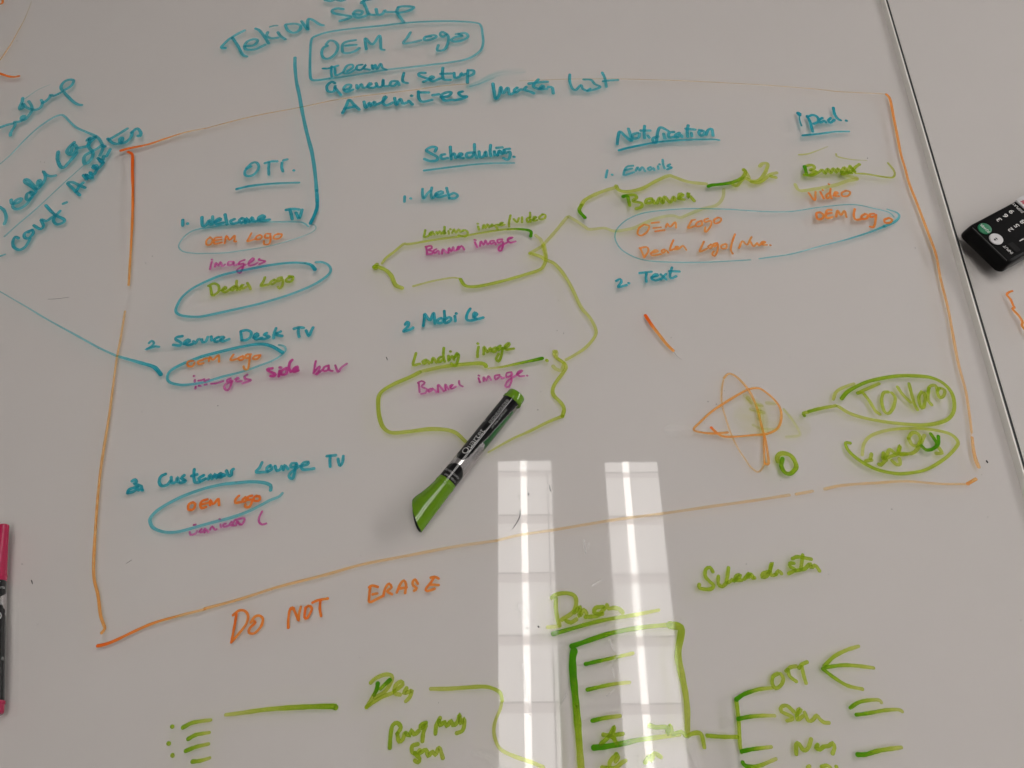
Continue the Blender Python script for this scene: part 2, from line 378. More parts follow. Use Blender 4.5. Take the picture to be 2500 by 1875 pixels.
# --- the hand-drawn orange box
W('drawn_line', 'orange top line of the hand drawn box, bold corner fading to a thin line', 'o', (34, 15), 0, 0, (2.35, 0.37), "1305,1628 1400,1602 1600,1560 1780,1500 2000,1430 2212,1387")
W('drawn_line', 'thin orange top line of the box', 'o', (15, 13), 500, 0, (0.50, 0.29), "0,1390 300,1310 600,1240 1030,1160 1500,1065 2212,978 2560,930 2850,905")
W('drawn_line', 'faint orange top line of the box right of the smear', 'o', (12, 13), 1000, 0, (0.24, 0.32), "1190,875 1700,856 2000,853 2212,852 2712,865 3212,885 3912,925 4424,967 4624,990 5024,1010 5140,1018")
W('drawn_line', 'orange left side of the hand drawn box', 'o', (34, 26), 0, 375, (2.46, 0.69), "1385,-18 1425,5 1432,60 1430,200 1435,400 1430,700 1415,1000 1400,1250 1390,1420")
W('drawn_line', 'long orange lower left side of the hand drawn box', 'o', (22, 38), 0, 750, (0.47, 0.81), "1350,45 1300,350 1260,560 1215,900 1175,1200 1100,1659 1060,2009 1030,2409 1012,2759 1018,2939 1058,3109 1085,3318 1112,3408 1132,3470 1098,3518")
W('drawn_line', 'orange right side of the hand drawn box', 'o', (30, 30), 2000, 0, (1.18, 0.47), "725,1020 765,1075 800,1250 840,1450 880,1659 930,1829 970,1979 1060,2209 1180,2529 1260,2749 1310,3009 1390,3330 1440,3598 1500,3918 1580,4218 1620,4468 1645,4670")
W('drawn_line', 'thin break in the right side of the box', 'o', 8, 2000, 750, .5, "1648,1360 1635,1390 1650,1410")
W('drawn_line', 'orange foot of the right side of the box', 'o', (32, 46), 2000, 750, (0.71, 0.66), "1650,1410 1665,1540 1690,1650 1722,1725")
W('drawn_line', 'orange bottom line of the hand drawn box, dark at its left corner', 'o', (36, 28), 0, 1500, (2.35, 0.55), "1055,340 1130,325 1250,280 1500,160 1700,80 2000,-2 2212,-55")
W('drawn_line', 'pale orange bottom line of the box', 'o', (30, 34), 500, 1125, (0.58, 0.22), "0,1597 400,1488 800,1360 1300,1232 1700,1120 2212,1020 2712,925 3152,862")
W('drawn_line', 'faint orange bottom line of the box between the mirrored lamps', 'o', (30, 34), 1000, 1125, (0.24, 0.30), "940,862 1200,800 1550,748 2212,638 2732,570 3212,500 3712,430 4100,370")
W('drawn_line', 'faint short orange dash of the box bottom', 'o', 34, 1500, 1125, .38, "1962,362 2140,328")
W('drawn_line', 'faint orange right end of the box bottom', 'o', (34, 24), 2000, 1125, (0.32, 0.37), "60,305 250,265 600,240 950,222 1300,250 1590,252")
W('drawn_line', 'orange tick at the lower right corner of the box', 'o', 40, 2000, 1125, .95, "1605,248 1690,198")
# --- teal heading block at the top
W('handwriting', 'large teal title word at the top left', 't', 36, 500, 0, .7, "222,520 180,515 205,480 270,420 350,370 430,330;300,410 360,500 410,590 455,612;430,500 530,490 570,440 530,425 460,450 430,500 450,535 540,535 600,510 650,485;550,310 590,330 640,390 690,470;680,350 668,390 720,415 790,408;790,350 820,390 870,425;870,275 900,330 960,355 1020,330 1035,280 980,258 880,265;1045,230 1080,280 1115,320 1110,250 1125,205 1180,225 1240,265 1280,275")
W('handwriting', 'teal bar above the title word', 't', 24, 500, 0, .55, "705,292 740,281 785,278")
W('handwriting', 'teal word Setup at the top edge', 't', 38, 500, 0, .75, "1495,100 1430,92 1375,115 1400,145 1500,165 1580,180 1540,205 1460,228;1610,150 1680,160 1700,125 1640,115 1605,150 1640,190 1720,180 1770,150;1720,0 1720,40 1745,90 1770,150 1830,165;1690,35 1720,10 1860,-20;1850,100 1870,160 1920,150 1945,110 1960,130 2060,130;2090,80 2075,130 2110,190 2150,240;2090,80 2140,70 2252,75 2245,95 2200,118 2150,132 2090,140;1300,2 1350,12 1400,2;1430,2 1470,10 1510,0")
W('handwriting', 'teal words OEM Logo inside the loop at the top', 't', 34, 500, 0, .7, "1325,495 1280,520 1262,580 1290,630 1350,630 1410,580 1440,510 1410,455 1350,440 1310,480;1630,435 1540,450 1490,480 1490,560 1540,575 1620,555 1670,520;1520,495 1635,487;1745,530 1735,470 1735,415 1810,480 1885,385 1900,460 1905,530 1940,540;2222,350 2185,410 2145,468 2240,460 2335,437;2442,395 2382,400 2372,435 2432,430 2502,400 2472,380 2392,400;2612,370 2562,345 2542,375 2572,400 2612,375 2632,410 2622,480 2582,540 2512,545 2522,490;2742,370 2782,390 2712,400 2662,430 2692,450 2772,440 2842,400 2812,360 2712,370")
W('outline_loop', 'teal rounded loop round the OEM Logo heading', 't', (26, 28), 500, 0, (.35, .6), "1350,850 1600,815 1960,755 2212,728 2612,680 2812,645 2912,600 2982,540 3007,460 3002,380 2982,280 2912,245 2612,230 2212,245 1900,280 1600,310 1350,345 1200,390 1150,440 1138,600 1138,800 1155,860 1210,868 1350,850")
W('handwriting', 'teal crossed out word Team', 't', 30, 500, 0, 1.1, "1275,742 1340,740 1440,710;1370,720 1365,780 1372,830;1405,740 1410,800 1425,815 1490,785;1540,770 1600,730 1590,700 1540,710 1510,750 1500,790 1560,790 1620,755;1700,700 1650,710 1640,750 1690,755 1740,700 1720,740 1780,755;1805,705 1815,750 1840,700 1860,750 1900,690 1920,735 1962,755")
W('handwriting', 'teal word General', 't', 34, 500, 0, 1.0, "1405,900 1370,885 1320,930 1330,985 1390,990 1410,930;1405,945 1440,990 1470,1025;1500,970 1560,960 1580,920 1530,920 1500,960 1530,995 1600,970;1640,920 1650,960 1690,910 1710,950 1750,940;1760,930 1800,910 1780,900 1760,940 1820,950 1855,930;1850,900 1870,940 1915,930 1928,860 1932,925 1980,932;2080,880 2020,880 2000,920 2040,930 2090,890 2100,920;2150,790 2135,860 2150,890 2190,900")
W('handwriting', 'teal word Setup after General', 't', 36, 1000, 0, .95, "170,790 110,790 100,815 160,840 210,860 150,885;220,860 260,840 240,825 215,850 250,880 330,850;360,735 355,800 370,860 440,865;335,800 450,795;480,790 490,840 540,830 560,790 570,820 600,800;630,770 625,840 625,895;630,760 690,765 690,800 640,825")
W('handwriting', 'teal word Amenities in the heading block', 't', 38, 500, 0, 1.1, "1490,1220 1530,1140 1560,1080 1610,1130 1670,1185;1510,1175 1620,1152;1720,1100 1740,1165 1780,1110 1790,1150 1830,1100 1840,1140;1860,1130 1920,1100 1960,1050 1940,1050 1925,1110 1960,1140 2030,1110;2050,1060 2070,1135 2110,1070 2140,1120 2180,1110;2202,1090 2242,1128;2232,1035;2307,990 2312,1060 2352,1100 2452,1080;2312,1000 2417,1000;2462,1030 2527,1020;2552,1050 2632,1040 2662,1000 2612,1000 2557,1030 2592,1085 2682,1080;2782,990 2742,1005 2772,1040 2832,1045 2772,1070 2697,1085")
W('handwriting', 'teal word Master', 't', 38, 1000, 0, 1.0, "900,905 915,1000 930,1070 970,1020 985,940 1010,1010 1060,950 1080,1020 1130,1000;1160,950 1130,975 1150,1000 1190,970 1220,970;1260,940 1240,970 1300,990 1340,1010;1390,860 1335,930 1390,965;1290,905 1400,890 1490,885;1400,960 1450,940 1430,925 1410,965 1480,960;1500,940 1540,950 1552,1010")
W('handwriting', 'teal word List', 't', 32, 1000, 0, .85, "1730,805 1730,880 1760,960 1800,970 1850,920 1870,960 1915,980 1950,960;1880,860 1960,865 2000,910 2060,940 1990,970 1920,985;2080,785 2110,850 2125,940;2090,880 2160,870 2250,865")
W('ink_smear', 'wiped teal smear above the word Master', 't', (70, 130), 1000, 0, (.22, .05), "650,935 760,890 880,830 1000,790 1190,775", soft=True)
W('ink_smear', 'dark streak in the wiped teal smear', 't', 22, 1000, 0, (.5, .12), "655,935 760,905 900,850", soft=True)
# --- first column
W('handwriting', 'teal heading OTI', 't', 32, 500, 375, .95, "500,140 440,180 435,230 480,245 540,220 585,150 560,100 510,105 450,160;650,105 720,86 782,85;695,100 690,170 693,230;835,100 830,150 845,195;852,75 893,63;960,183")
W('underline', 'teal underline of the OTI heading', 't', (30, 24), 500, 375, (1.1, .6), "345,385 500,350 750,325 1020,315")
W('drawn_line', 'tall teal line running from the title down to Welcome TV', 't', (34, 38), 500, 0, (.6, .6), "975,625 975,720 990,880 1020,1020 1050,1190 1090,1380 1130,1540 1160,1659 1190,1859 1208,2059")
W('drawn_line', 'dark lower end of the tall teal line', 't', (38, 36), 500, 375, (.7, 1.6), "1208,400 1215,560 1195,640 1142,755")
W('handwriting', 'teal words Welcome TV with number 1', 't', 38, 500, 375, 1.05, "-237,720 -237,780;-187,757;-30,690 -25,780 15,775 50,720 55,760 80,770 85,680;110,740 170,720 160,700 120,730 130,765 200,750;220,660 230,710 240,765;320,710 280,730 300,760 350,750;400,700 370,730 400,750 430,715 400,700;440,750 450,700 480,740 510,690 530,735 560,730;580,720 650,690 620,670 580,700 600,730 700,715;880,610 940,600 1015,605;920,610 935,660 945,710;985,640 1010,690 1020,700 1040,650 1050,610")
W('outline_loop', 'thin teal loop round the upper orange OEM Logo', 't', (18, 13), 500, 375, (.5, .3), "1120,790 1075,755 1000,740 700,740 400,748 100,792 -100,825 -200,880 -260,950 -280,1010 -230,1060 -100,1080 0,1080 200,1075 400,1050 700,1000 1000,915 1150,855 1200,810 1185,775 1130,760")
W('handwriting', 'orange words OEM Logo under Welcome TV', 'o', 23, 500, 375, 1.49, "60,905 20,940 20,985 60,985 85,935 55,905;180,905 110,915 100,970 130,975 185,960;110,940 180,930;215,970 235,890 270,935 325,885 320,950 340,950;505,860 480,910 460,950 530,930 555,922;600,880 560,895 550,930 600,925 620,895 590,880;710,870 660,870 650,910 700,910 710,880 710,940 690,980 640,980 640,945;830,870 760,880 745,920 800,920 835,880 790,865")
W('handwriting', 'magenta word images under Welcome TV', 'm', 25, 500, 375, 1.0, "75,1145 80,1148;75,1172 65,1210 58,1250;110,1225 120,1180 150,1215 170,1170 190,1220 220,1200;310,1170 260,1170 250,1205 300,1200 315,1170 320,1210 370,1190;430,1150 380,1170 370,1200 420,1190 410,1240 380,1290 350,1270 360,1250 440,1200;470,1190 530,1150 520,1130 480,1170 480,1210 540,1200 570,1180;590,1140 580,1150 655,1165 590,1195")
W('outline_loop', 'teal loop round the green Dealer Logo', 't', (28, 26), 500, 375, (.8, .55), "1085,1185 950,1180 750,1200 500,1245 200,1310 0,1390 -150,1470 -250,1560 -300,1650 -310,1710 -250,1750 -100,1765 0,1755 300,1690 600,1620 900,1530 1150,1430 1300,1340 1360,1270 1340,1210 1270,1175 1200,1175")
W('outline_loop', 'dark start of the loop round the green Dealer Logo', 't', (40, 28), 500, 375, (1.6, .9), "1190,1252 1150,1205 1085,1185")
W('handwriting', 'green words Dealer Logo', 'g', 32, 500, 375, 1.15, "40,1430 100,1405 150,1430 150,1490 100,1530 80,1530;62,1440 75,1520;180,1480 230,1460 220,1440 190,1480 220,1500 270,1470;320,1435 280,1460 300,1480 340,1440 350,1475;345,1375 345,1430 380,1470;390,1440 420,1415 395,1430 410,1460 450,1440;460,1400 485,1440 495,1465;650,1340 630,1390 605,1430 690,1415;750,1365 710,1390 730,1415 770,1380 750,1365;830,1340 790,1350 790,1385 840,1360 840,1420 810,1460 790,1440;950,1330 890,1350 880,1380 930,1385 955,1340 910,1325")
W('handwriting', 'teal number 2 beside Service', 't', 28, 0, 750, .9, "1610,390 1640,365 1665,390 1630,430 1575,460 1660,430 1680,425 1720,430")
W('handwriting', 'teal word Service', 't', 34, 0, 750, 1.1, "1970,315 1910,325 1900,350 1955,385 1945,415 1872,408;1990,400 2050,370 2030,350 1990,385 2030,410 2080,400;2090,370 2110,395 2140,350 2160,350;2180,350 2190,380 2225,370 2245,325;2282,320 2287,360;2362,325 2322,345 2322,375 2362,370;2382,360 2422,330 2392,322 2382,360 2412,370 2475,347")
W('handwriting', 'teal words Desk TV', 't', 34, 500, 750, 1.05, "390,270 400,355;390,262 450,250 500,270 495,320 450,355 400,360;530,330 580,310 560,285 530,320 560,350 620,330;670,280 640,300 700,322 640,345 600,342;770,230 750,280 742,335;820,265 765,295 835,312;965,235 1020,220 1070,225;1015,230 1010,270 1020,320;1095,255 1125,312 1150,260 1170,222")
W('outline_loop', 'teal loop round the struck orange OEM Logo', 't', (38, 20), 500, 750, (1.1, .45), "838,490 750,435 680,410 600,400 500,410 300,450 0,525 -100,560 -250,620 -370,690 -405,760 -380,810 -300,835 -200,840 0,810 200,750 400,700 600,630 750,570 850,500 875,450 850,420 800,410")
W('handwriting', 'orange words OEM Logo under Service Desk TV', 'o', 26, 500, 750, 1.43, "-122,580 -182,592 -180,635 -132,640 -110,605;-22,572 -72,590 -62,618 -12,605;-10,560 30,553;45,585 55,540 90,570 150,520 155,590;310,515 280,560 290,575 350,560;400,535 365,550 380,575 420,560 410,530;500,510 450,515 440,550 490,545 490,520 480,600 465,670 430,670 420,640;600,520 540,530 520,560 570,560 600,525")
W('handwriting', 'magenta words images side bar', 'm', 26, 500, 750, 1.0, "-117,745 -113,745;-107,790 -107,808;-97,862 -100,880;-67,795 -32,790 -7,780;-62,850 -42,855;0,798 45,780;0,840 20,835;70,830 130,822 200,800;280,770 240,790 250,810 290,790 280,850 250,900 215,880 220,840 300,800;330,780 370,770 350,760 340,800 400,800;460,730 430,750 440,775 500,790 410,825;1200,585 1185,650 1175,715;1185,700 1240,640 1230,690 1200,730 1220,720 1270,680;1340,630 1290,650 1280,690 1330,680 1340,630 1345,680 1380,690;1410,630 1440,700 1480,650 1535,612")
W('handwriting', 'bold magenta word side', 'm', 34, 500, 750, 1.25, "730,662 675,672 700,695 758,722 758,742 712,745;810,652 825,655;810,690 800,748;880,660 830,690 830,728 880,720 890,665;945,572 920,600 910,660 930,700;940,690 1000,670 1000,642 960,670 960,700 1010,685")
W('handwriting', 'scribbled teal number beside Customer', 't', 36, 0, 1125, 1.1, "1430,220 1460,205 1480,230 1450,245 1510,270 1535,290 1500,320;1380,345 1400,310 1490,285 1450,330 1380,350;1540,318")
W('handwriting', 'teal word Customer', 't', 36, 0, 1125, 1.1, "1790,145 1740,170 1720,230 1750,272 1810,260 1840,220;1850,180 1860,240 1900,230 1920,180 1930,230;1990,160 1960,190 2010,220 1950,240;2100,95 2095,170 2110,235 2160,230;2070,165 2130,150;2200,160 2150,190 2170,220 2222,195;2252,200 2272,150 2292,200 2322,145 2342,190 2372,140 2392,180;2312,172 2380,148 2422,152;2362,170 2402,135 2372,145 2362,180 2432,160;2447,110 2472,160 2502,158 2502,110 2522,92")
W('handwriting', 'teal words Lounge TV', 't', 34, 500, 1125, .95, "620,20 590,80 555,125 680,120;710,50 670,80 680,115 730,90 710,60;760,60 780,110 820,90 830,60;850,100 860,50 900,90;990,30 940,30 930,70 990,60 990,30 970,130 950,195 915,180 920,140 1020,60;1040,60 1110,40 1120,15 1070,20 1040,60 1060,95 1120,95 1180,85;1320,-49 1415,-59;1355,-49 1352,10 1355,65;1440,-19 1450,31 1463,55 1490,11 1497,-49")
W('outline_loop', 'teal loop round the lowest orange OEM Logo', 't', (34, 30), 500, 1125, (.7, .5), "712,318 712,270 640,238 500,228 350,240 200,255 0,300 -200,370 -350,440 -500,530 -580,610 -590,660 -560,720 -480,760 -380,775 -250,760 0,690 300,610 500,535 700,430 800,390 840,352")
W('handwriting', 'orange words OEM Logo under Customer Lounge TV', 'o', 30, 500, 1125, 2.02, "-122,450 -170,470 -175,528 -122,525 -102,470 -130,450;30,418 -30,438 -47,480 -30,515 15,500;-25,470 40,455;60,480 60,425 90,470 130,430 150,412 155,480;370,380 340,410 330,455 400,445;440,400 410,420 420,445 450,430 440,395;510,380 470,390 470,425 510,420 505,460 480,500 440,500 440,470;590,385 540,390 530,430 580,435 600,400 560,380")
W('handwriting', 'magenta struck word and letter L below the lowest loop', 'm', 24, 500, 1125, .95, "-117,695 -97,690;-162,770 -152,800 -102,790 -82,760;-32,740 -62,770 -22,770 0,735;0,775 10,740 40,770;60,745 80,710 110,745 130,740;160,630 166,632;170,690 175,720;230,680 200,690 210,715 260,700;290,660 270,690 300,700;320,650 300,690 340,700 350,650 380,690 400,690;330,640 430,622 400,690 350,660;620,550 590,610 585,660 620,690 665,678")
# --- second column
W('handwriting', 'teal heading Scheduling', 't', 36, 1000, 0, 1.05, "275,1640 290,1600 240,1590 180,1625 230,1660 300,1700 290,1735 220,1742 160,1720;380,1670 340,1680 350,1720 410,1710;440,1590 445,1660 450,1722;450,1690 480,1660 500,1710;520,1700 570,1670 540,1660 530,1700 580,1710;690,1650 620,1660 620,1702 670,1700 700,1650;700,1560 705,1650 725,1708;750,1640 760,1700 800,1690 820,1640 830,1690;875,1570 870,1640 880,1690;915,1640 920,1680;940,1600 1000,1595;950,1680 970,1630 1000,1670 1020,1620;1080,1610 1030,1620 1030,1660 1080,1640 1085,1690 1060,1728 1015,1712;1125,1697")
W('underline', 'teal underline of the Scheduling heading', 't', (26, 20), 1000, 375, (1.0, .55), "157,187 400,155 700,120 900,108 1130,105")
W('handwriting', 'teal word Web with number 1', 't', 32, 1000, 375, .9, "-52,465 -55,522;12,487;140,385 140,440 152,488 195,430 225,405;240,370 232,430 245,488 290,440;280,460 360,430 340,410 280,440 310,475 390,455;400,375 415,430 430,485;430,450 480,430 520,455 490,485 430,487")
W('handwriting', 'green words Landing image under Web', 'g', 27, 1000, 375, 1.3, "170,830 160,880 155,905 200,895 230,860;250,845 215,865 230,885 260,860 270,880;290,850 300,875 325,840 340,870;370,840 350,870 390,860;378,795 380,870;420,840 425,870;440,820;460,860 480,820 500,860 530,820 550,850;580,830 560,850 600,830 630,860 600,900 530,885;740,790 750,825;735,760;790,810 800,770 820,810 840,765 860,800;890,770 870,795 910,780;950,770 920,780 940,800 950,820;960,780 1010,750 980,755 980,780 1025,770")
W('handwriting', 'green slash and word video', 'g', 27, 1000, 375, 1.3, "1090,670 1075,740 1075,790;1125,710 1160,745 1180,700;1215,690 1215,745;1300,690 1265,710 1280,745 1310,720;1300,640 1305,740;1330,720 1370,690 1340,690 1340,730 1380,720;1440,660 1400,690 1410,715 1460,700 1465,665 1430,660")
W('drawn_line', 'dark green hook at the end of the upper cloud line', 'g', (40, 26), 1000, 375, (3.2, 1.2), "1308,895 1312,850 1270,828 1150,818 1060,822")
W('drawn_line', 'olive top edge of the cloud under Landing image', 'g', (26, 34), 500, 375, (.9, .6), "3272,822 3212,825 3012,855 2812,890 2512,930 2212,980 2150,980 2050,1060 1960,1130 1915,1190")
W('drawn_line', 'olive left tail of the upper cloud', 'g', (46, 50), 500, 375, (1.0, .8), "1830,1225 1870,1225 1960,1265 2020,1330 2060,1420 2130,1455;1860,1200 1830,1235 1850,1240")
W('drawn_line', 'faint olive lower edge of the upper cloud', 'g', (26, 22), 1000, 375, (.45, .4), "40,1435 250,1380 450,1345 530,1350")
W('drawn_line', 'olive lower edge of the upper cloud curling up on the right', 'g', (40, 40), 1000, 375, (1.1, .45), "550,1360 590,1420 650,1440 780,1430 1000,1380 1250,1310 1400,1260 1450,1210 1475,1120 1450,990")
W('drawn_line', 'faint olive crossing strokes at the right of the upper cloud', 'g', 40, 1000, 375, .36, "1360,885 1420,940 1450,1050 1470,1130;1300,1080 1420,1010 1460,970 1560,860 1700,690;1720,685 1800,730 1900,800 1950,822 2100,808 2212,840 2362,820 2462,790 2612,720 2762,680 2852,675 2922,695 3012,660 3162,600 3312,560 3382,480 3392,390")
W('drawn_line', 'olive curve running from the upper cloud to the lower cloud', 'g', (44, 34), 1000, 375, (.6, .45), "1300,1080 1400,1110 1470,1150 1560,1190 1660,1300 1750,1450 1850,1659 1950,1779 2010,1899 2000,1979 1900,2099 1780,2179 1690,2229")
W('handwriting', 'upper magenta words Banner image', 'm', 25, 1000, 375, 1.15, "180,1010 190,1080;175,1010 230,1000 240,1025 200,1045 250,1060 240,1085 185,1090;290,1035 260,1050 270,1080 310,1050 320,1085;350,1085 360,1035 400,1075;420,1075 425,1020 450,1060 470,1010 480,1050 500,1050;510,1040 540,1010 520,1010 520,1045 560,1000 590,1040;700,935 715,940;705,960 730,1015;760,1000 770,950 800,990 820,940 840,985 860,970;910,945 870,950 880,980 920,960 930,985;1000,930 950,935 960,970 1000,950 1010,990 990,1050 965,1050 970,1010 1060,960;1060,930 1115,910 1070,915 1060,945 1090,965 1145,950")
W('handwriting', 'teal word Mobile with number 2', 't', 34, 1000, 750, 1.1, "-47,190 -27,160 -7,175 -22,215 -67,265 18,240 38,225;148,205 160,130 165,75 220,145 260,65 275,180;340,120 305,140 310,175 360,165 360,130;375,45 380,110 385,175 450,140 430,110 390,130;490,100 495,155;502,70;655,20 625,70 615,130 650,148 720,135;690,110 730,80 700,60 690,100 730,130 795,115")
W('handwriting', 'green words Landing image under Mobile', 'g', 32, 1000, 750, 1.35, "70,500 50,570 40,628 110,615;180,570 140,590 160,615 200,580 210,610;240,600 255,550 290,600;340,540 310,560 320,600 360,570;370,445 365,530 380,590;420,530 420,580;440,480;430,570 460,530 480,570;510,500 480,550 530,510 520,580 490,640 450,610;735,395 740,398;745,430 735,490 735,540;800,510 805,430 840,490 870,440 880,480;930,440 890,460 910,490 950,450;980,420 950,440 960,470 1000,440 990,530 960,590 935,560 960,510;1010,450 1070,420 1075,390 1030,420 1040,460 1125,450")
W('drawn_line', 'olive top edge of the lower cloud', 'g', (44, 48), 1000, 750, (.5, .95), "130,695 400,640 700,610 800,615 825,640")
W('drawn_line', 'bright green stroke ending in a dark tip over the lower Banner image', 'g', (42, 24), 1000, 750, (2.6, .45), "1432,555 1330,578 1200,605 1000,648 850,665")
W('handwriting', 'green dot right of the bright stroke', 'g', 36, 1000, 750, 1.2, "1480,575 1486,580")
W('drawn_line', 'broad olive left side of the lower cloud', 'g', (46, 46), 500, 750, (1.0, .75), "2320,705 2212,760 2050,830 1930,900 1880,970 1875,1090 1890,1200 1930,1300 2020,1358 2212,1345 2412,1320 2592,1325 2712,1360 2812,1450")
W('drawn_line', 'olive wavy right side of the lower cloud', 'g', (40, 44), 1000, 750, (.5, .85), "1600,560 1660,600 1690,650 1650,720 1570,830 1545,900 1560,960 1630,1030 1668,1100 1650,1180")
W('drawn_line', 'faint olive line from the lower cloud to the green marker', 'g', (40, 22), 1000, 750, (.6, .42), "1650,1180 1500,1240 1300,1340 1100,1430 850,1570")
W('drawn_line', 'faint olive swirl at the upper right of the lower cloud', 'g', 44, 1000, 750, .42, "1580,480 1560,510 1600,560 1660,600;1550,640 1580,670 1640,682 1670,610;1560,480 1590,500 1580,530")
W('handwriting', 'lower magenta words Banner image', 'm', 23, 1000, 750, 1.0, "100,830 110,920;90,820 130,800 165,820 130,860 190,890 170,930 125,940;250,880 210,890 210,920 260,890 290,920;310,920 310,840 370,910;390,900 385,835 420,890;440,870 470,840 440,850 450,885 500,860;535,800 540,840 575,860;745,740 755,745;745,770 760,815;800,800 800,755 830,795 850,745 880,790;970,735 920,745 930,785 980,750 1000,775 1020,765;1100,705 1050,715 1050,760 1110,730 1100,720 1100,800 1070,865 1035,855 1060,800 1150,740;1160,730 1220,690 1190,690 1160,720 1190,750 1240,745;1270,742")
# --- third and fourth columns
W('handwriting', 'teal heading Notification', 't', 36, 1500, 0, .95, "30,1560 40,1480 60,1425 120,1480 185,1525 165,1440 150,1395;250,1440 195,1460 205,1500 260,1490 270,1450;325,1365 320,1430 325,1495;285,1415 385,1415;360,1470 375,1490;580,1420 500,1380 470,1420 460,1480 450,1545 420,1540 415,1500 470,1480;530,1450 545,1500;640,1430 590,1440 590,1490 650,1480;700,1440 660,1460 670,1490 720,1460 730,1485;795,1360 785,1420 790,1480;770,1395 870,1405;830,1440 835,1475;940,1420 910,1430 930,1470 970,1450 960,1420 915,1410;990,1460 1010,1410 1050,1400 1065,1470")
W('underline', 'teal underline of the Notification heading', 't', (30, 22), 1500, 0, (1.2, .65), "48,1628 200,1590 500,1535 800,1515 1050,1510 1130,1518")
W('handwriting', 'teal word Emails with number 1', 't', 28, 1500, 375, .85, "-77,185 -92,262;-27,232;200,135 130,150 100,220 110,238 210,205;110,185 190,165;230,190 250,150 270,190 300,150 330,195;390,150 360,165 380,185 420,160 430,185;470,140 475,170;485,120;520,70 525,120 540,165;600,120 570,140 620,155 570,175")
W('drawn_line', 'green hook opening the cloud left of the green Banner', 'g', (40, 44), 1000, 375, (2.8, 1.2), "1893,695 1832,622 1855,560")
W('drawn_line', 'olive cloud edge above the green Banner', 'g', (46, 44), 1000, 375, (.85, .45), "1855,560 1900,500 2050,425 2222,370")
W('drawn_line', 'faint olive wavy cloud edge under Emails', 'g', (46, 44), 1500, 375, (.75, .4), "18,355 50,400 150,415 300,380 450,300 580,245 650,260 800,310 990,332")
W('drawn_line', 'bright green stroke with a scribbled tail', 'g', (44, 46), 1500, 375, (3.0, .8), "1015,358 1050,345 1200,330 1300,305 1380,265 1415,205 1395,180")
W('drawn_line', 'olive scribble at the tail of the bright stroke', 'g', 42, 1500, 375, .75, "1400,180 1440,240 1450,270;1260,325 1320,350 1400,270 1480,300 1560,290 1620,220 1650,150 1650,112 1600,112 1570,140;1480,310 1550,320 1620,280 1680,230 1750,212;1690,250 1740,262")
W('handwriting', 'green word Banner under Emails', 'g', 40, 1500, 375, 1.2, "100,460 210,450 240,480 200,515 290,540 290,580 235,600;400,490 350,500 340,540 400,530 415,500 430,540;460,540 490,480 520,540 540,470 600,530 640,470 650,510;690,490 740,450 700,440 700,490 750,500;790,440 800,430 790,480 810,460 860,515")
W('handwriting', 'dark first stroke of the green Banner', 'g', (44, 38), 1500, 375, (3.0, 1.5), "95,468 140,468 165,565")
W('outline_loop', 'thin blue grey loop round the orange logo notes on the right', 't', (14, 15), 1500, 375, (.32, .42), "2212,1008 1900,1090 1560,1140")
W('outline_loop', 'long thin blue grey loop round the orange notes', 't', (15, 13), 1500, 375, (.4, .5), "1470,1152 1000,1177 600,1177 300,1150 100,1060 20,960 8,870 50,790 150,710 300,650 500,620 800,600 1200,605 1600,630 1900,630 2212,585 2562,555 2812,600 2962,640 3017,690")
W('outline_loop', 'teal right tip of the long loop', 't', (16, 34), 2000, 375, (.5, .75), "730,605 830,640 862,680 820,735 700,790")
W('outline_loop', 'lower right run of the long loop', 't', (24, 12), 2000, 375, (.75, .4), "700,790 550,850 300,930 0,1007")
W('handwriting', 'orange words OEM Logo under the green Banner', 'o', 24, 1500, 375, 1.37, "320,770 265,810 250,870 290,890 350,850 375,790 320,770;400,755 480,745;420,810 500,800;440,845 540,830;555,800 570,760 600,795 655,745 665,805;835,725 810,770 795,810 870,785;835,725 870,718;940,730 890,750 880,790 940,780 945,740;1010,705 970,720 980,745 1040,730 1040,780 1000,840 975,850 980,800;1120,695 1075,720 1085,760 1140,740 1150,705 1110,695")
W('handwriting', 'orange words Dealer Logo slash Name', 'o', 24, 1500, 375, 1.25, "280,1030 320,1125;270,1025 350,1015 365,1060 320,1125;390,1080 470,1060 440,1045 390,1090 420,1105 500,1090;540,1040 510,1050 520,1080 560,1050 580,1075;635,940 610,1000 600,1050 640,1035;650,1040 690,1010 660,1010 660,1040 700,1030;710,1020 740,1000 775,1045;965,955 940,1010 920,1065 1000,1030;1040,990 1010,1010 1030,1030 1060,1000 1040,985;1110,970 1070,980 1080,1010 1115,980 1110,1060 1080,1110 1055,1090 1070,1060;1200,980 1150,1000 1160,1030 1205,1025 1210,985;1300,875 1270,960 1255,1040 1275,1085;1345,1025 1380,950 1430,990 1470,920 1480,905;1470,960 1500,1005 1540,970;1540,970 1560,1000 1590,960;1590,985 1630,960 1600,955 1600,990 1645,990;1680,993")
W('handwriting', 'teal word Text with number 2', 't', 30, 1500, 375, 1.1, "18,1380 60,1360 75,1390 40,1445 130,1425;152,1403;270,1295 400,1280;345,1295 340,1345 345,1388;400,1340 470,1320 440,1305 400,1350 440,1375 490,1360;500,1310 560,1365;555,1305 500,1365;620,1235 600,1310 610,1350 665,1330;590,1275 700,1278")
W('handwriting', 'teal heading ipad', 't', 34, 1500, 0, 1.3, "2080,1260 2110,1320 2140,1428;2080,1268 2140,1248 2190,1270 2200,1318 2150,1342;2242,1280 2212,1300 2222,1330 2262,1310 2282,1328;2332,1280 2307,1310 2332,1330 2372,1300;2362,1170 2377,1240 2412,1290 2442,1305;2500,1308")
W('handwriting', 'thin teal letter i with a heavy dot', 't', (50, 40), 1500, 0, 1.6, "1982,1228 2000,1235;1995,1245 2000,1250")
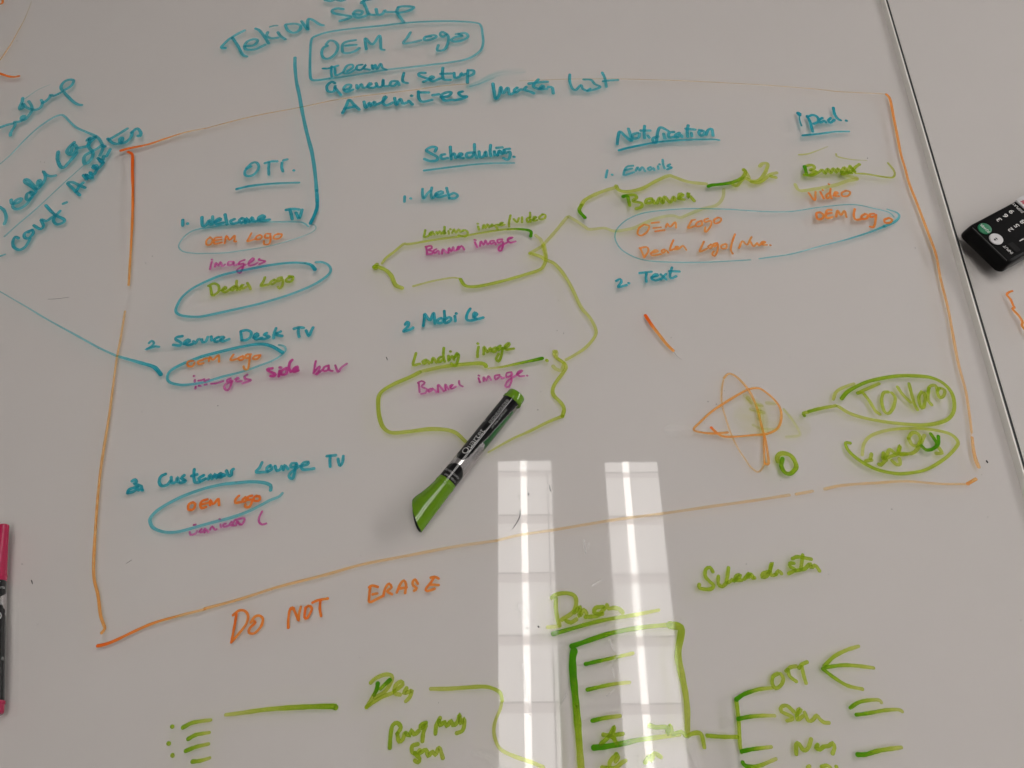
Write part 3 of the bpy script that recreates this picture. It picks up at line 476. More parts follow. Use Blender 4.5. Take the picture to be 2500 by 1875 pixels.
W('handwriting', 'slim stem of the letter i', 't', (14, 22), 1500, 0, 1.5, "1993,1260 2003,1320 2018,1362")
W('underline', 'teal underline of the ipad heading', 't', (28, 22), 1500, 0, (1.2, .7), "2032,1468 2212,1450 2362,1430 2532,1425")
W('handwriting', 'green word Banner under ipad', 'g', 38, 1500, 375, 1.2, "2050,235 2130,240 2212,200 2242,180 2272,220 2302,170 2332,215 2362,165 2392,210 2412,165 2442,205 2482,155 2512,205 2542,150 2592,200;2452,230 2542,205 2602,150 2642,122;2542,140 2590,200;2060,140 2130,130 2160,160 2110,185 2180,200 2110,235;2452,205 2560,215")
W('handwriting', 'dark first stroke of the Banner under ipad', 'g', (42, 36), 1500, 375, (3.0, 1.6), "2052,145 2075,235")
W('drawn_line', 'green hooked line right of the Banner under ipad', 'g', 25, 2000, 375, (.9, .75), "390,220 500,225 650,250 780,265 812,230 798,180 740,108")
W('drawn_line', 'faint olive lines round the Banner under ipad', 'g', (40, 50), 1500, 375, .4, "1950,340 1990,400 2080,400 2362,350 2512,300 2612,280;2462,230 2612,270")
W('drawn_line', 'pale thin olive line above the Banner under ipad', 'g', (24, 14), 1500, 375, (.5, .2), "1990,18 2100,5 2300,-70;2392,10 2412,40 2562,70 2722,80")
W('handwriting', 'orange word Video', 'o', 25, 1500, 375, 1.61, "2095,430 2160,510 2170,420;2222,420 2257,490;2247,400;2322,430 2287,450 2292,490 2332,470;2332,385 2327,440 2342,490;2312,335;2362,460 2412,430 2382,420 2372,460 2422,465;2502,405 2452,430 2462,465 2522,460 2542,420 2492,405")
W('handwriting', 'orange words OEM Log o at the loop tip', 'o', 28, 2000, 375, 1.49, "10,640 -32,650 -20,710 30,705 45,670 10,640;130,615 80,620 75,700 140,690;80,655 130,645;180,685 195,620 230,670 270,625 290,690;380,605 370,670 390,718 460,710;490,660 455,680 460,710 510,705 520,670 490,655;590,655 545,660 550,690 600,680 610,660 600,760 580,800 545,795;750,700 700,720 710,752 760,750 785,720 750,700")
# --- sketches on the right
W('drawn_line', 'red tipped orange slash in the empty middle', 'o', (40, 36), 1500, 750, (3.0, 1.1), "335,95 400,195 462,275")
W('drawn_line', 'lower half of the red tipped orange slash', 'o', (36, 36), 1500, 750, (1.0, .95), "475,292 560,400 632,472")
W('drawn_line', 'hair thin grey tail of the orange slash', 'k', (5, 3), 1500, 750, (.7, .3), "640,490 680,535 725,570")
W('drawn_sketch', 'orange crossing loops like a small atom sketch', 'o', 28, 1500, 750, (.95, .85), "1100,1360 1170,1398 1300,1402 1500,1385 1650,1370 1760,1310 1800,1200 1780,1080 1700,980 1600,900 1540,878 1450,890 1350,940 1200,1030 1050,1130 930,1240 855,1325 950,1358 1080,1367 1220,1357")
W('drawn_sketch', 'red start of the orange atom sketch', 'o', (30, 30), 1500, 750, (2.6, 1.1), "1045,1305 1070,1332 1105,1362")
W('drawn_sketch', 'tall orange loop of the atom sketch', 'o', (26, 30), 1500, 750, (.6, .8), "1180,770 1210,735 1250,722 1320,760 1400,840 1470,940 1540,1100 1590,1300 1630,1450 1655,1600 1662,1690 1640,1700")
W('drawn_sketch', 'pale left side of the tall orange loop', 'o', (20, 20), 1500, 750, (.45, .35), "1175,792 1157,900 1160,1050 1200,1200 1260,1380 1340,1540 1420,1659 1460,1720 1540,1783 1590,1750 1625,1680")
W('drawn_sketch', 'orange spur of the tall loop', 'o', 22, 1500, 750, .8, "1612,1400 1612,1560 1618,1690")
W('ink_smear', 'half wiped green smear inside the atom sketch', 'g', (110, 150), 1500, 750, (.2, .14), "1430,980 1540,1060 1590,1160 1600,1330", soft=True)
W('ink_smear', 'green remnant strokes in the smear', 'g', 60, 1500, 750, .38, "1440,990 1470,1030;1540,1060 1580,1065;1480,1110 1600,1140;1560,1120 1560,1200;1650,1040 1720,1045", soft=True)
W('ink_smear', 'pale green wiped edge right of the atom sketch', 'g', 46, 1500, 750, .32, "1830,1110 1920,1220 1990,1340 1990,1390 1860,1405;1500,1280 1600,1320 1760,1320", soft=True)
W('ink_smear', 'broad pale green wipe', 'g', 420, 1500, 750, .05, "1480,1220 1650,1250 1900,1280", soft=True)
W('drawn_line', 'short green line joining the upper green oval', 'g', 40, 1500, 750, (1.6, .8), "2048,1175 2040,1148 2085,1138;2098,1130 2212,1100 2385,1068")
W('outline_loop', 'upper green oval on the right', 'g', (46, 40), 2000, 750, (1.6, .62), "240,990 300,920 400,860 550,800 800,752 1000,745 1200,765 1340,830 1430,940 1455,1080 1420,1180 1330,1240 1150,1275 900,1265 600,1225 350,1160 200,1075")
W('outline_loop', 'faint second edge of the upper green oval', 'g', 36, 2000, 750, .5, "150,1000 180,920 260,870 370,832")
W('handwriting', 'green word in the upper oval', 'g', 38, 2000, 750, 1.0, "410,930 480,900 640,830;410,935 440,925;470,930 540,1020 600,1120 650,1160;740,920 690,930 670,1020 700,1130 750,1150 800,1080 815,980 780,930;840,865 900,950 980,1030;965,830 990,930 1020,1040 1055,1110;1100,920 1070,980 1090,1080 1120,1090 1140,1000 1130,930;1170,920 1190,860 1250,850 1270,900;1180,880 1170,1000 1210,1060;1290,880 1270,920 1300,980 1340,960 1350,900 1310,880")
W('outline_loop', 'lower green oval on the right', 'g', (40, 36), 2000, 750, (1.4, .5), "330,1472 280,1470 310,1550 420,1650 600,1749 800,1797 950,1797 1150,1757 1350,1640 1470,1520 1490,1450 1400,1370 1200,1325 1000,1312 750,1330 560,1390 480,1480 460,1600")
W('handwriting', 'green scribbled word in the lower oval', 'g', 42, 2000, 750, .95, "560,1590 550,1640;690,1580 680,1640 720,1610 760,1540 830,1590 870,1500 860,1590 940,1590;700,1640 850,1590 1000,1580 1080,1500 1130,1390;960,1420 1000,1360 1060,1370 1090,1430 1060,1500 1000,1490 960,1420;640,1700 660,1710 700,1670 720,1655;780,1660 830,1705 870,1695 860,1640;1260,1490 1300,1540 1320,1580 1260,1582;500,1665 560,1655")
W('handwriting', 'dark green tail of the scribbled word', 'g', 40, 2000, 750, (1.8, 2.4), "1100,1500 1150,1545 1220,1535 1280,1480 1282,1400;1200,1372 1240,1430 1265,1470")
W('drawn_sketch', 'bold green ring below the atom sketch', 'g', (48, 54), 1500, 750, (2.2, .9), "1812,1640 1800,1720 1840,1790 1900,1800 1958,1740 1950,1680 1905,1610 1840,1583 1780,1590 1755,1630 1762,1670")
# --- below the box
W('handwriting', 'orange words DO NOT', 'o', 30, 500, 1500, 1.90, "310,10 370,-38 430,-38 470,10 460,80 420,150 290,305;345,0 320,150 292,300;530,75 550,90 490,150 480,200 540,205 610,130 630,50 590,15 540,30 500,90;905,145 905,60 920,-40 950,-70 1000,30 1015,72 1020,0 1040,-80;925,-55 965,-62;1090,-70 1080,30 1110,40 1160,-60 1120,-90 1090,-60;1165,-124 1220,-149 1330,-169;1250,-149 1245,-59 1258,20")
W('handwriting', 'orange word ERASE', 'o', 30, 500, 1125, 1.55, "1870,1365 1810,1350 1775,1370;1790,1360 1780,1450 1780,1528 1850,1500 1930,1460;1815,1445 1865,1435;1930,1460 1950,1380 1990,1330 2020,1370 1970,1410 2025,1445;2075,1425 2110,1340 2150,1295 2175,1340 2165,1430;2090,1385 2180,1370;2302,1330 2272,1285 2247,1310 2252,1350 2292,1380 2262,1405;2527,1275 2482,1255 2442,1265;2472,1270 2442,1320 2392,1380 2402,1410 2482,1385;2432,1340 2527,1345")
W('handwriting', 'green words right of the mirrored lamps', 'g', 42, 1500, 1125, 1.2, "1060,1200 1030,1155 985,1175 980,1250 1030,1310 1070,1350 1030,1390 920,1378 915,1340;1120,1250 1120,1330 1160,1362 1210,1320;1230,1160 1220,1240 1210,1320 1270,1290;1290,1300 1360,1240 1320,1240 1300,1290 1370,1290;1400,1280 1460,1210 1430,1270 1480,1230 1492,1268;1660,1200 1600,1220 1590,1260 1640,1250 1680,1180 1700,1100 1680,1170 1690,1240 1740,1230;1740,1230 1770,1190 1800,1220;1935,1110 1890,1110 1900,1150 1950,1180 1880,1220;1920,1060 1980,1040 2120,1065;2030,1020 2020,1100 2010,1170;1950,1190 2050,1170 2110,1110 2120,1160 2160,1130 2190,1160 2210,1190;1505,1265")
W('handwriting', 'green underlined word beside the left mirrored lamp', 'g', 46, 1000, 1125, 1.1, "1535,1480 1600,1442 1700,1432 1780,1462 1800,1540 1760,1640 1640,1720;1580,1490 1580,1600 1600,1720 1620,1780;1780,1640 1840,1580 1830,1680 1880,1610 1910,1650;2090,1580 2010,1590 1990,1640 2050,1655 2100,1600;2130,1560 2150,1600 2200,1590 2262,1600 2300,1640;1690,1730 1740,1750 1800,1715;1900,1690 2000,1680 2080,1655")
W('underline', 'green underline of the word beside the left mirrored lamp', 'g', (48, 36), 1000, 1500, (2.0, .55), "1550,212 1700,170 2000,85 2212,42 2412,10 2690,-45")
W('drawn_line', 'pale green dash across the left mirrored lamp', 'g', 40, 1000, 1500, .4, "1490,140 1610,130")
W('drawn_line', 'green top stroke of the list frame', 'g', (56, 44), 1000, 1500, (2.6, .8), "1750,345 1850,312 2000,260 2212,195 2512,142 2812,112")
W('drawn_line', 'broad green right side of the list frame', 'g', (84, 60), 1500, 1500, (1.2, .75), "600,118 690,132 722,170 705,290 690,380 690,480 725,650 765,850 785,1050 785,1300")
W('drawn_line', 'broad green left side of the list frame', 'g', (84, 76), 1000, 1500, (3.2, .75), "1775,400 1760,480 1765,650 1790,900 1820,1250 1855,1700")
W('drawn_line', 'upper green list dash inside the frame', 'g', (44, 36), 1000, 1500, (2.6, .5), "1900,538 2000,515 2212,468 2412,420")
W('drawn_line', 'middle green list dash inside the frame', 'g', (44, 36), 1000, 1500, (2.2, .5), "1920,815 2050,785 2212,752 2375,735")
W('drawn_line', 'lower green list dash inside the frame', 'g', (48, 40), 1000, 1500, (2.6, .7), "1972,1150 2090,1122 2212,1105 2272,1098")
W('drawn_line', 'bold green line under the scribbled list word', 'g', (64, 40), 1000, 1500, (2.8, .5), "1990,1440 2100,1430 2212,1412 2322,1390 2512,1350 2912,1300")
W('handwriting', 'green scribbled list word in the frame', 'g', 46, 1000, 1500, 1.3, "2065,1400 2150,1320 2212,1215 2192,1310 2232,1390;2232,1300 2302,1290;2092,1300 2150,1310 2212,1340;2592,1200 2662,1220 2772,1220 2782,1290 2812,1200 2842,1290 2932,1270 2972,1300 3000,1320 3042,1290 3142,1290 3182,1435")
W('handwriting', 'green list word cut by the lower edge of the photo', 'g', 46, 1000, 1500, 1.0, "2232,1510 2160,1600 2170,1690;2232,1510 2252,1540 2222,1590;2080,1655 2212,1660 2292,1600 2332,1580;2542,1600 2592,1530 2612,1580 2642,1500 2712,1540")
W('drawn_line', 'green bracket joining the list to the short words', 'g', (46, 42), 1500, 1500, (1.4, 1.0), "1000,1310 1150,1322 1325,1325;1312,930 1325,1020 1342,1200 1352,1400 1368,1490")
W('drawn_line', 'green branches of the bracket', 'g', (48, 38), 1500, 1500, (2.8, .6), "1315,918 1400,862 1550,812 1700,795;1335,1130 1450,1107 1590,1095 1725,1095;1370,1480 1500,1455 1690,1432;1382,1600 1420,1640 1550,1638 1740,1562")
W('handwriting', 'green letters OTT', 'g', 42, 1500, 1500, 1.15, "1760,642 1710,672 1700,750 1740,800 1800,760 1820,690 1790,642;1850,612 1900,572 1960,562;1870,602 1890,670 1960,725;1990,580 2020,542 2075,517;2020,570 2040,660 2065,742")
W('handwriting', 'green short word on the second branch', 'g', 42, 1500, 1500, 1.0, "1930,1050 1860,987 1800,1000 1800,1050 1900,1100 1920,1130 1860,1150;1960,1090 2010,1030 1980,1030 1970,1140 2030,1100;2050,1060 2090,1150 2140,1140 2180,1090 2212,1130 2260,1168 2312,1172")
W('handwriting', 'green short word on the third branch', 'g', 46, 1500, 1500, 1.15, "1960,1510 1960,1400 1990,1400 2040,1470 2090,1440 2120,1350;2190,1410 2170,1440 2212,1460 2252,1430 2312,1420 2352,1390 2372,1440 2352,1500")
W('handwriting', 'green letters cut by the lower edge at the right', 'g', 42, 1500, 1500, 1.1, "2080,1650 2102,1640;2232,1645 2292,1632 2322,1652;2390,1645")
W('drawn_line', 'green arrow head pointing left', 'g', (42, 40), 2000, 1500, (1.6, .65), "50,560 150,462 280,392 420,345;70,572 250,550 400,557 582,580;35,590 150,680 300,770 460,808")
W('drawn_line', 'green dashes right of the short words', 'g', (42, 38), 2000, 1500, (2.2, .6), "330,1010 420,952 540,927 640,927 665,952;395,1085 500,1072 700,1037 850,1030 890,1050")
W('drawn_line', 'lowest green dash at the right', 'g', (50, 44), 2000, 1500, (2.6, .7), "410,1515 500,1512 650,1470 880,1437")
W('handwriting', 'three green bullet dots at the lower left', 'g', 46, 0, 1500, 1.4, "1862,1212 1868,1214;1824,1393 1830,1396;1868,1522 1872,1528")
W('drawn_line', 'four green dashes beside the bullet dots', 'g', (48, 36), 0, 1500, (1.7, .7), "1982,1222 2080,1172 2212,1150 2282,1142;2040,1345 2120,1302 2212,1285 2265,1277;2012,1475 2120,1432 2212,1410 2258,1400;2085,1590 2150,1585 2212,1570 2272,1550")
W('drawn_line', 'long green dash at the lower left', 'g', (60, 40), 500, 1500, (1.5, .6), "1415,1005 1380,995 1100,1000 700,1025 400,1065 230,1085")
W('handwriting', 'large green word at the lower centre', 'g', 44, 500, 1500, .95, "1795,740 1850,690 1950,652 2020,662 2020,720 1950,830 1840,900;1870,760 1840,850 1750,1005;1750,1000 1900,900 2030,850;2050,830 2140,760 2120,725 2060,770 2050,850 2110,868;2180,800 2150,855 2212,835 2240,825 2212,900 2172,940")
W('handwriting', 'dark strokes of the large green word', 'g', (50, 40), 500, 1500, (2.6, 1.6), "1870,750 1860,810 1830,870;2000,710 1950,755 1900,805")
W('handwriting', 'small green words below the large green word', 'g', 46, 500, 1500, 1.25, "2000,1440 2010,1300 2030,1200 2080,1172 2120,1222 2080,1290;2080,1290 2100,1375 2140,1350 2160,1290;2172,1280 2212,1310 2232,1250 2262,1300 2312,1260;2392,1170 2332,1202 2342,1230 2392,1190 2362,1280 2352,1368;2492,1290 2502,1200 2542,1120;2532,1150 2542,1200 2592,1160 2612,1210 2662,1150 2682,1200 2732,1160 2752,1080 2762,1180 2802,1130 2802,1200 2782,1258 2722,1283;2302,1402 2242,1422 2242,1490 2292,1500 2322,1470;2272,1500 2322,1560 2302,1600 2272,1580;2322,1500 2392,1462 2412,1530 2462,1480 2492,1520 2532,1440 2572,1550")
W('drawn_line', 'green curved line running into the left mirrored lamp', 'g', (44, 40), 1000, 1500, (.6, .9), "230,805 400,805 600,792 800,782 900,802 980,850 1000,930")
W('drawn_line', 'thin pale tail of the green curved line', 'g', (34, 44), 1000, 1500, (.5, .5), "1000,930 980,1020 930,1140 910,1260 940,1390 1000,1470 1150,1540 1300,1590 1440,1650")
# --- on the other table section
W('drawn_line', 'orange wavy line on the far table section', 'o', (26, 32), 2000, 375, (1.5, 1.1), "2080,1490 2050,1500 2020,1530 2060,1580 2090,1650 2105,1670 2080,1682 2150,1759 2190,1829 2180,1859 2212,1900 2260,1950", parent=table2)
# --- scuffs left by fingers and the eraser
W('eraser_smudge', 'pale chalky smudge left of the atom sketch', 'w', (190, 200), 1500, 750, .22, "620,1340 760,1350", soft=True)
W('eraser_smudge', 'pale eraser scuffs between the two mirrored lamps', 'w', 26, 1000, 1125, .5, "1880,870 1900,1000;1930,900 1920,960;1980,1350 2040,1310 2090,1290;2160,1950 2212,2050;2180,2250 2212,2330;2130,2540 2200,2480;1640,2620 1700,2520;2260,2090 2180,2180", soft=True)
W('eraser_smudge', 'upper pale wiped patch across the left mirrored lamp', 'w', (120, 60), 1000, 1500, .25, "1200,-60 1260,60 1280,130", soft=True)
W('eraser_smudge', 'lower pale wiped patch across the left mirrored lamp', 'w', (70, 50), 1000, 1500, .25, "1230,560 1260,720 1255,860 1280,1100", soft=True)
W('eraser_smudge', 'pale wiped patch right of the lower mirrored lamp', 'w', (220, 120), 1500, 1500, .22, "830,1420 870,1560 900,1700", soft=True)
W('eraser_smudge', 'pale wiped patch left of the lower mirrored lamp', 'w', (120, 200), 1500, 1500, .22, "-1500,1500 -1350,1540 -1250,1680", soft=True)


# ------------------------------------------------------------------ text on objects
def text_mesh(body, size, font_scale_x=1.0):
    c = bpy.data.curves.new('lettering', 'FONT'); c.body = body; c.size = size; c.resolution_u = 3
    c.align_x = 'LEFT'
    o = bpy.data.objects.new('lettering', c); C.objects.link(o)
    bpy.context.view_layer.update()
    me = bpy.data.meshes.new_from_object(o.evaluated_get(bpy.context.evaluated_depsgraph_get()))
    bpy.data.objects.remove(o); bpy.data.curves.remove(c)
    bm = bmesh.new(); bm.from_mesh(me); bpy.data.meshes.remove(me)
    bmesh.ops.triangulate(bm, faces=bm.faces[:])
    for v in bm.verts: v.co.x *= font_scale_x
    return bm

# ------------------------------------------------------------------ markers
MR = 0.0075
def lerp_tab(tab, x):
    if x <= tab[0][0]: return tab[0][1]
    for (a, va), (b, vb) in zip(tab, tab[1:]):
        if x <= b: return va + (vb - va) * (x - a) / (b - a)
    return tab[-1][1]
M_label_k = principled('black_print', (0.004, 0.004, 0.005), 0.06)
M_label_s = principled('silver_print', (0.52, 0.50, 0.50), 0.24, metal=0.9, noise=0.05)
M_letters = principled('grey_lettering', (0.36, 0.355, 0.35), 0.35)
M_letk = principled('black_lettering', (0.02, 0.02, 0.02), 0.4)
M_clear = glass_sheet('clear_barrel', (0.80, 0.83, 0.78), 0.06, 1.45, smudge=False)
M_hollow = principled('cap_inside', (0.006, 0.012, 0.006), 0.6)
def marker(name, label, plastic, inkmat, loc, rz, roll, cap_roll=None):
    o = empty(name, loc, rz); tag(o, label, 'marker', 'dry erase markers on the table')
    rolls = [roll]
    def T(p):                                              # roll about the barrel's own axis
        ca, sa = math.cos(rolls[0]), math.sin(rolls[0]); y, z = p[1], p[2]
        return (p[0], y * ca - z * sa, y * sa + z * ca + MR + 0.0003)
    def circ(x, r, n=40, ky=1.0, cy=0.0): return [T((x, cy + r * ky * math.cos(2*math.pi*i/n), r * math.sin(2*math.pi*i/n))) for i in range(n)]
    # barrel
    bm = bmesh.new(); loft(bm, [circ(0.0, 0.0073), circ(0.0828, 0.0073)]); from_bm('barrel', bm, M_clear, o, True)
    bm = bmesh.new()
    loft(bm, [circ(0.0385, 0.0062), circ(0.0395, 0.0069), circ(0.052, 0.0070), circ(0.0755, 0.0069), circ(0.0768, 0.0050)])
    from_bm('ink_reservoir', bm, inkmat, o, True)
    # printed label wrapped round the barrel: black, silver and bare areas
    bm = bmesh.new(); ns, nf = 170, 72
    grid = {}
    def kind(s, f):                                        # s mm from the cap, f degrees, + is the left side
        if s < 13.5 + 1.6 * math.cos(R_(f + 20) * 1.6) - 3.2 * (1 - math.cos(R_(f - 5))): return 0
        right = lerp_tab([(18, 0), (20, -14), (24, -23), (38, -31), (47, -40), (59, -44), (74, -55), (83, -64)], s)
        left = lerp_tab([(18, 26), (22, 60), (30, 74), (83, 80)], s)
        if s > 19 and right < f < left + 4 * math.sin(s * 1.7) * (s < 30): return 0
        if s < 31: return 1
        if right - 3.0 < f <= right: return 1
        if s < 40 and f < right and f > -112 + (s - 31) * 6.5: return 1
        if left <= f < left + 5: return 1
        return -1
    for i in range(ns + 1):
        for j in range(nf + 1):
            s = 82.6 * i / ns; f = -110 + 215 * j / nf
            grid[i, j] = bm.verts.new(T((s / 1000 + 0.0001, 0.00742 * math.sin(R_(f)), 0.00742 * math.cos(R_(f)))))
    for i in range(ns):
        for j in range(nf):
            k = kind(82.6 * (i + .5) / ns, -110 + 215 * (j + .5) / nf)
            if k < 0: continue
            bm.faces.new([grid[i, j], grid[i+1, j], grid[i+1, j+1], grid[i, j+1]]).material_index = k
    bmesh.ops.delete(bm, geom=[v for v in bm.verts if not v.link_faces], context='VERTS')
    lab = from_bm('label_wrap', bm, [M_label_k, M_label_s], o, True)
    # lettering follows the barrel's curve
    def letter(txt, size, s0, f0, mat, xs=1.0, along=True):
        b = text_mesh(txt, size, xs)
        bmesh.ops.subdivide_edges(b, edges=[e for e in b.edges if e.calc_length() > size * 0.35], cuts=1)
        for v in b.verts:
            x, y = v.co.x, v.co.y
            if along: s, f = s0 + x, R_(f0) + y / MR
            else: s, f = s0 - y, R_(f0) + x / MR
            v.co = Vector(T((s, 0.00750 * math.sin(f), 0.00750 * math.cos(f))))
        from_bm('lettering', b, mat, lab, recalc=False)
    letter('Quartet', 0.0074, 0.0238, -2, M_letters, 1.0)
    letter('\u00ae', 0.0030, 0.0545, 42, M_letters)
    letter('ENDURAGLIDE\u00ae', 0.0036, 0.0553, -2, M_letters, 0.90)
    letter('DRY ERASE \u2022 SEC EFFA\u00c7ABLE', 0.0021, 0.0530, -28, M_letters, 0.72)
    letter('CONTROLS', 0.0026, 0.0255, -52, M_letk, 0.8)
    letter('COULEURS', 0.0030, 0.0255, -74, M_letk, 0.8)
    letter('CHISEL POINT', 0.0021, 0.0042, -60, M_letters, 0.85, False)
    letter('POINTE BISEAUT\u00c9E', 0.0021, 0.0078, -62, M_letters, 0.85, False)
    # end plug with its lip
    bm = bmesh.new()
    loft(bm, [circ(0.0822, 0.0077), circ(0.0826, 0.0081), circ(0.0842, 0.0081), circ(0.0846, 0.0076), circ(0.0892, 0.0074), circ(0.0901, 0.0069), circ(0.0904, 0.0060)])
    from_bm('end_plug', bm, plastic, o, True)
    if cap_roll is not None: rolls[0] = cap_roll
    # chisel shaped cap: flares to one side and is cut off slantwise, open at the end
    n = 56
    left = [(-0.0400, 0.0108), (-0.0245, 0.0119), (-0.0223, 0.0118), (-0.0153, 0.0097), (-0.0103, 0.0086), (-0.005, 0.0078), (0, 0.0076)]
    right = [(-0.0400, -0.0088), (-0.0187, -0.0081), (0, -0.0076)]
    hz = [(-0.040, 0.0062), (-0.020, 0.0070), (0, 0.0076)]
    ends = [(-1.0, -0.0395), (-0.75, -0.0388), (-0.3, -0.0365), (0.2, -0.0332), (0.6, -0.0298), (0.85, -0.0268), (1.0, -0.0245)]
    def ring(s, shrink=0.0, x_start=0.0015):
        r = []
        for i in range(n):
            a = 2 * math.pi * i / n; c, sn = math.cos(a), math.sin(a)
            xe = lerp_tab(ends, c) - 0.0018 * max(0, -sn)
            x = x_start + (xe - x_start) * s
            yl, yr = lerp_tab(left, x), lerp_tab(right, x)
            cy, hy = (yl + yr) / 2, (yl - yr) / 2 - shrink
            r.append(T((x, cy + hy * c, (lerp_tab(hz, x) - shrink) * sn)))
        return r
    bm = bmesh.new()
    loft(bm, [ring(0.0), ring(0.04)] + [ring(k / 14) for k in range(1, 15)] + [ring(1.0, 0.0007)], cap0=True, cap1=False)
    from_bm('cap', bm, plastic, o, True)
    bm = bmesh.new(); loft(bm, [ring(1.0, 0.0008), ring(0.8, 0.0011)], cap0=False)
    from_bm('cap_hollow', bm, M_hollow, o, True)
    bm = bmesh.new()                                       # fine groove near the cap's mouth
    loft(bm, [circ(-0.0030, 0.00772), circ(-0.0027, 0.00785), circ(-0.0006, 0.00782), circ(-0.0003, 0.0077)])
    from_bm('cap_rim', bm, plastic, o, True)
    return o
M_gplast = principled('green_plastic', (0.105, 0.225, 0.007), 0.13, noise=0.04, nscale=120)
M_gink = principled('green_marker_ink', (0.006, 0.13, 0.028), 0.35, noise=0.6, nscale=260)
M_pplast = principled('magenta_plastic', (0.34, 0.004, 0.05), 0.25, noise=0.04, nscale=120)
M_pink = principled('magenta_marker_ink', (0.10, 0.003, 0.03), 0.35, noise=0.4, nscale=260)
c0 = P(1089.4, 1179, MR); c1 = P(1249, 980.6, MR)
marker('marker', 'green capped dry erase marker lying slantwise beside the mirrored lamps', M_gplast, M_gink, (c0.x, c0.y, 0.0), math.atan2(c1.y - c0.y, c1.x - c0.x), 0.0)
e0 = P(14, 1412, MR); e1 = P(8, 1716, MR)
dv = (e1 - e0).normalized(); off = Vector((dv.y, -dv.x, 0)); off = off if off.x < 0 else -off
pc = e0 + off * MR
marker('marker', 'magenta capped dry erase marker cut off by the left edge of the photo', M_pplast, M_pink, (pc.x, pc.y, 0.0), math.atan2(dv.y, dv.x), R_(-32), R_(176))

# ------------------------------------------------------------------ remote control
def RP(x, y, z): return P(2320 + x / 7.21, 460 + y / 7.21, z)
ZT = 0.0185
lo0, lo1 = RP(135, 820, 0.007), RP(845, 1510, 0.007)        # lower front edge
wd = (lo1 - lo0).normalized(); ln = Vector((-wd.y, wd.x, 0))
rw = (lo1 - lo0).length
rem = empty('remote_control', (lo0.x, lo0.y, 0.0), math.atan2(ln.y, ln.x))
tag(rem, 'black remote control with white digits at the right edge of the table', 'remote control')
rem_inv = Matrix.Rotation(-rem.rotation_euler.z, 4, 'Z') @ Matrix.Translation(-rem.location)
def RL(x, y, z=ZT): return rem_inv @ RP(x, y, z)
crease = (RL(420, 740).x + RL(970, 1250).x) / 2
# local frame: x runs along the remote away from its front end, y across (0 .. -rw)
def rrect(x0, x1, y0, y1, r, z, n=7):
    pts = []
    for cx, cy, a0 in ((x1-r, y1-r, 0), (x0+r, y1-r, 90), (x0+r, y0+r, 180), (x1-r, y0+r, 270)):
        for k in range(n + 1):
            a = R_(a0 + 90 * k / n); pts.append((cx + r * math.cos(a), cy + r * math.sin(a), z))
    return pts
RLEN = 0.165
M_rem = principled('black_remote_plastic', (0.0028, 0.0027, 0.0027), 0.32, spec=0.12, noise=0.15, nscale=300)
M_rtop = principled('black_remote_face', (0.002, 0.0019, 0.0019), 0.32, spec=0.06)
M_gbtn = principled('green_button', (0.0, 0.165, 0.065), 0.4)
M_wbtn = principled('white_button', (0.58, 0.565, 0.57), 0.45)
M_wtxt = principled('white_legend', (0.70, 0.68, 0.66), 0.5)
M_gtxt = principled('grey_legend', (0.012, 0.0115, 0.0115), 0.5, spec=0.05)
M_rtxt = principled('red_legend', (0.42, 0.012, 0.05), 0.5)
M_seam = principled('seam_line', (0.06, 0.058, 0.056), 0.4)
bm = bmesh.new()
loft(bm, [rrect(0.016, RLEN - 0.012, -rw + 0.007, -0.007, 0.006, 0.0004), rrect(0.005, RLEN - 0.005, -rw + 0.003, -0.003, 0.006, 0.0035),
          rrect(0.0, RLEN, -rw, 0.0, 0.006, 0.0075), rrect(0.0008, RLEN, -rw + 0.0002, -0.0002, 0.006, 0.011),
          rrect(crease * 0.55, RLEN, -rw + 0.0006, -0.0006, 0.006, 0.0160), rrect(crease * 0.85, RLEN - 0.0006, -rw + 0.0013, -0.0013, 0.0055, 0.0180),
          rrect(crease, RLEN - 0.0014, -rw + 0.0022, -0.0022, 0.005, ZT)])
from_bm('body', bm, M_rem, rem, True)
bm = bmesh.new(); add_box(bm, crease + 0.0006, crease + 0.0009, -rw + 0.004, -0.004, ZT - 0.0002, ZT + 0.00012)
from_bm('front_seam', bm, M_seam, rem)
bm = bmesh.new(); add_prism(bm, [p[:2] for p in rrect(crease + 0.002, RLEN - 0.004, -rw + 0.0035, -0.0035, 0.003, 0)], ZT - 0.0002, ZT + 0.00015)
from_bm('face_plate', bm, M_rtop, rem)
def disc(name, x, y, r, z1, mat, ry=None):
    c = RL(x, y); b = bmesh.new(); n = 36
    def rg(k, z): return [(c.x + r * k * math.cos(2*math.pi*i/n), c.y + (ry or r) * k * math.sin(2*math.pi*i/n), z) for i in range(n)]
    loft(b, [rg(1.0, ZT - 0.0005), rg(1.0, z1 - 0.0004), rg(0.95, z1 - 0.0001), rg(0.82, z1)])
    return from_bm(name, b, mat, rem, True), c
def legend(txt, size, x, y, mat, parent, z=ZT + 0.0004, xs=1.0):
    c = RL(x, y, z); b = text_mesh(txt, size, xs)
    xa = [v.co.x for v in b.verts]; ya = [v.co.y for v in b.verts]
    mx, my = (min(xa) + max(xa)) / 2, (min(ya) + max(ya)) / 2
    for v in b.verts:                                      # read with the front end up: text +x -> local +y, text up -> local -x
        lx, ly = v.co.x - mx, v.co.y - my
        v.co = Vector((c.x - ly, c.y + lx, z))
    ex = bmesh.ops.extrude_face_region(b, geom=b.faces[:])
    for v in ex['geom']:
        if isinstance(v, bmesh.types.BMVert): v.co.z -= 0.0003
    return from_bm('legend', b, mat, parent)
b, c = disc('power_button', 600, 715, 0.0058, ZT + 0.0011, M_gbtn)
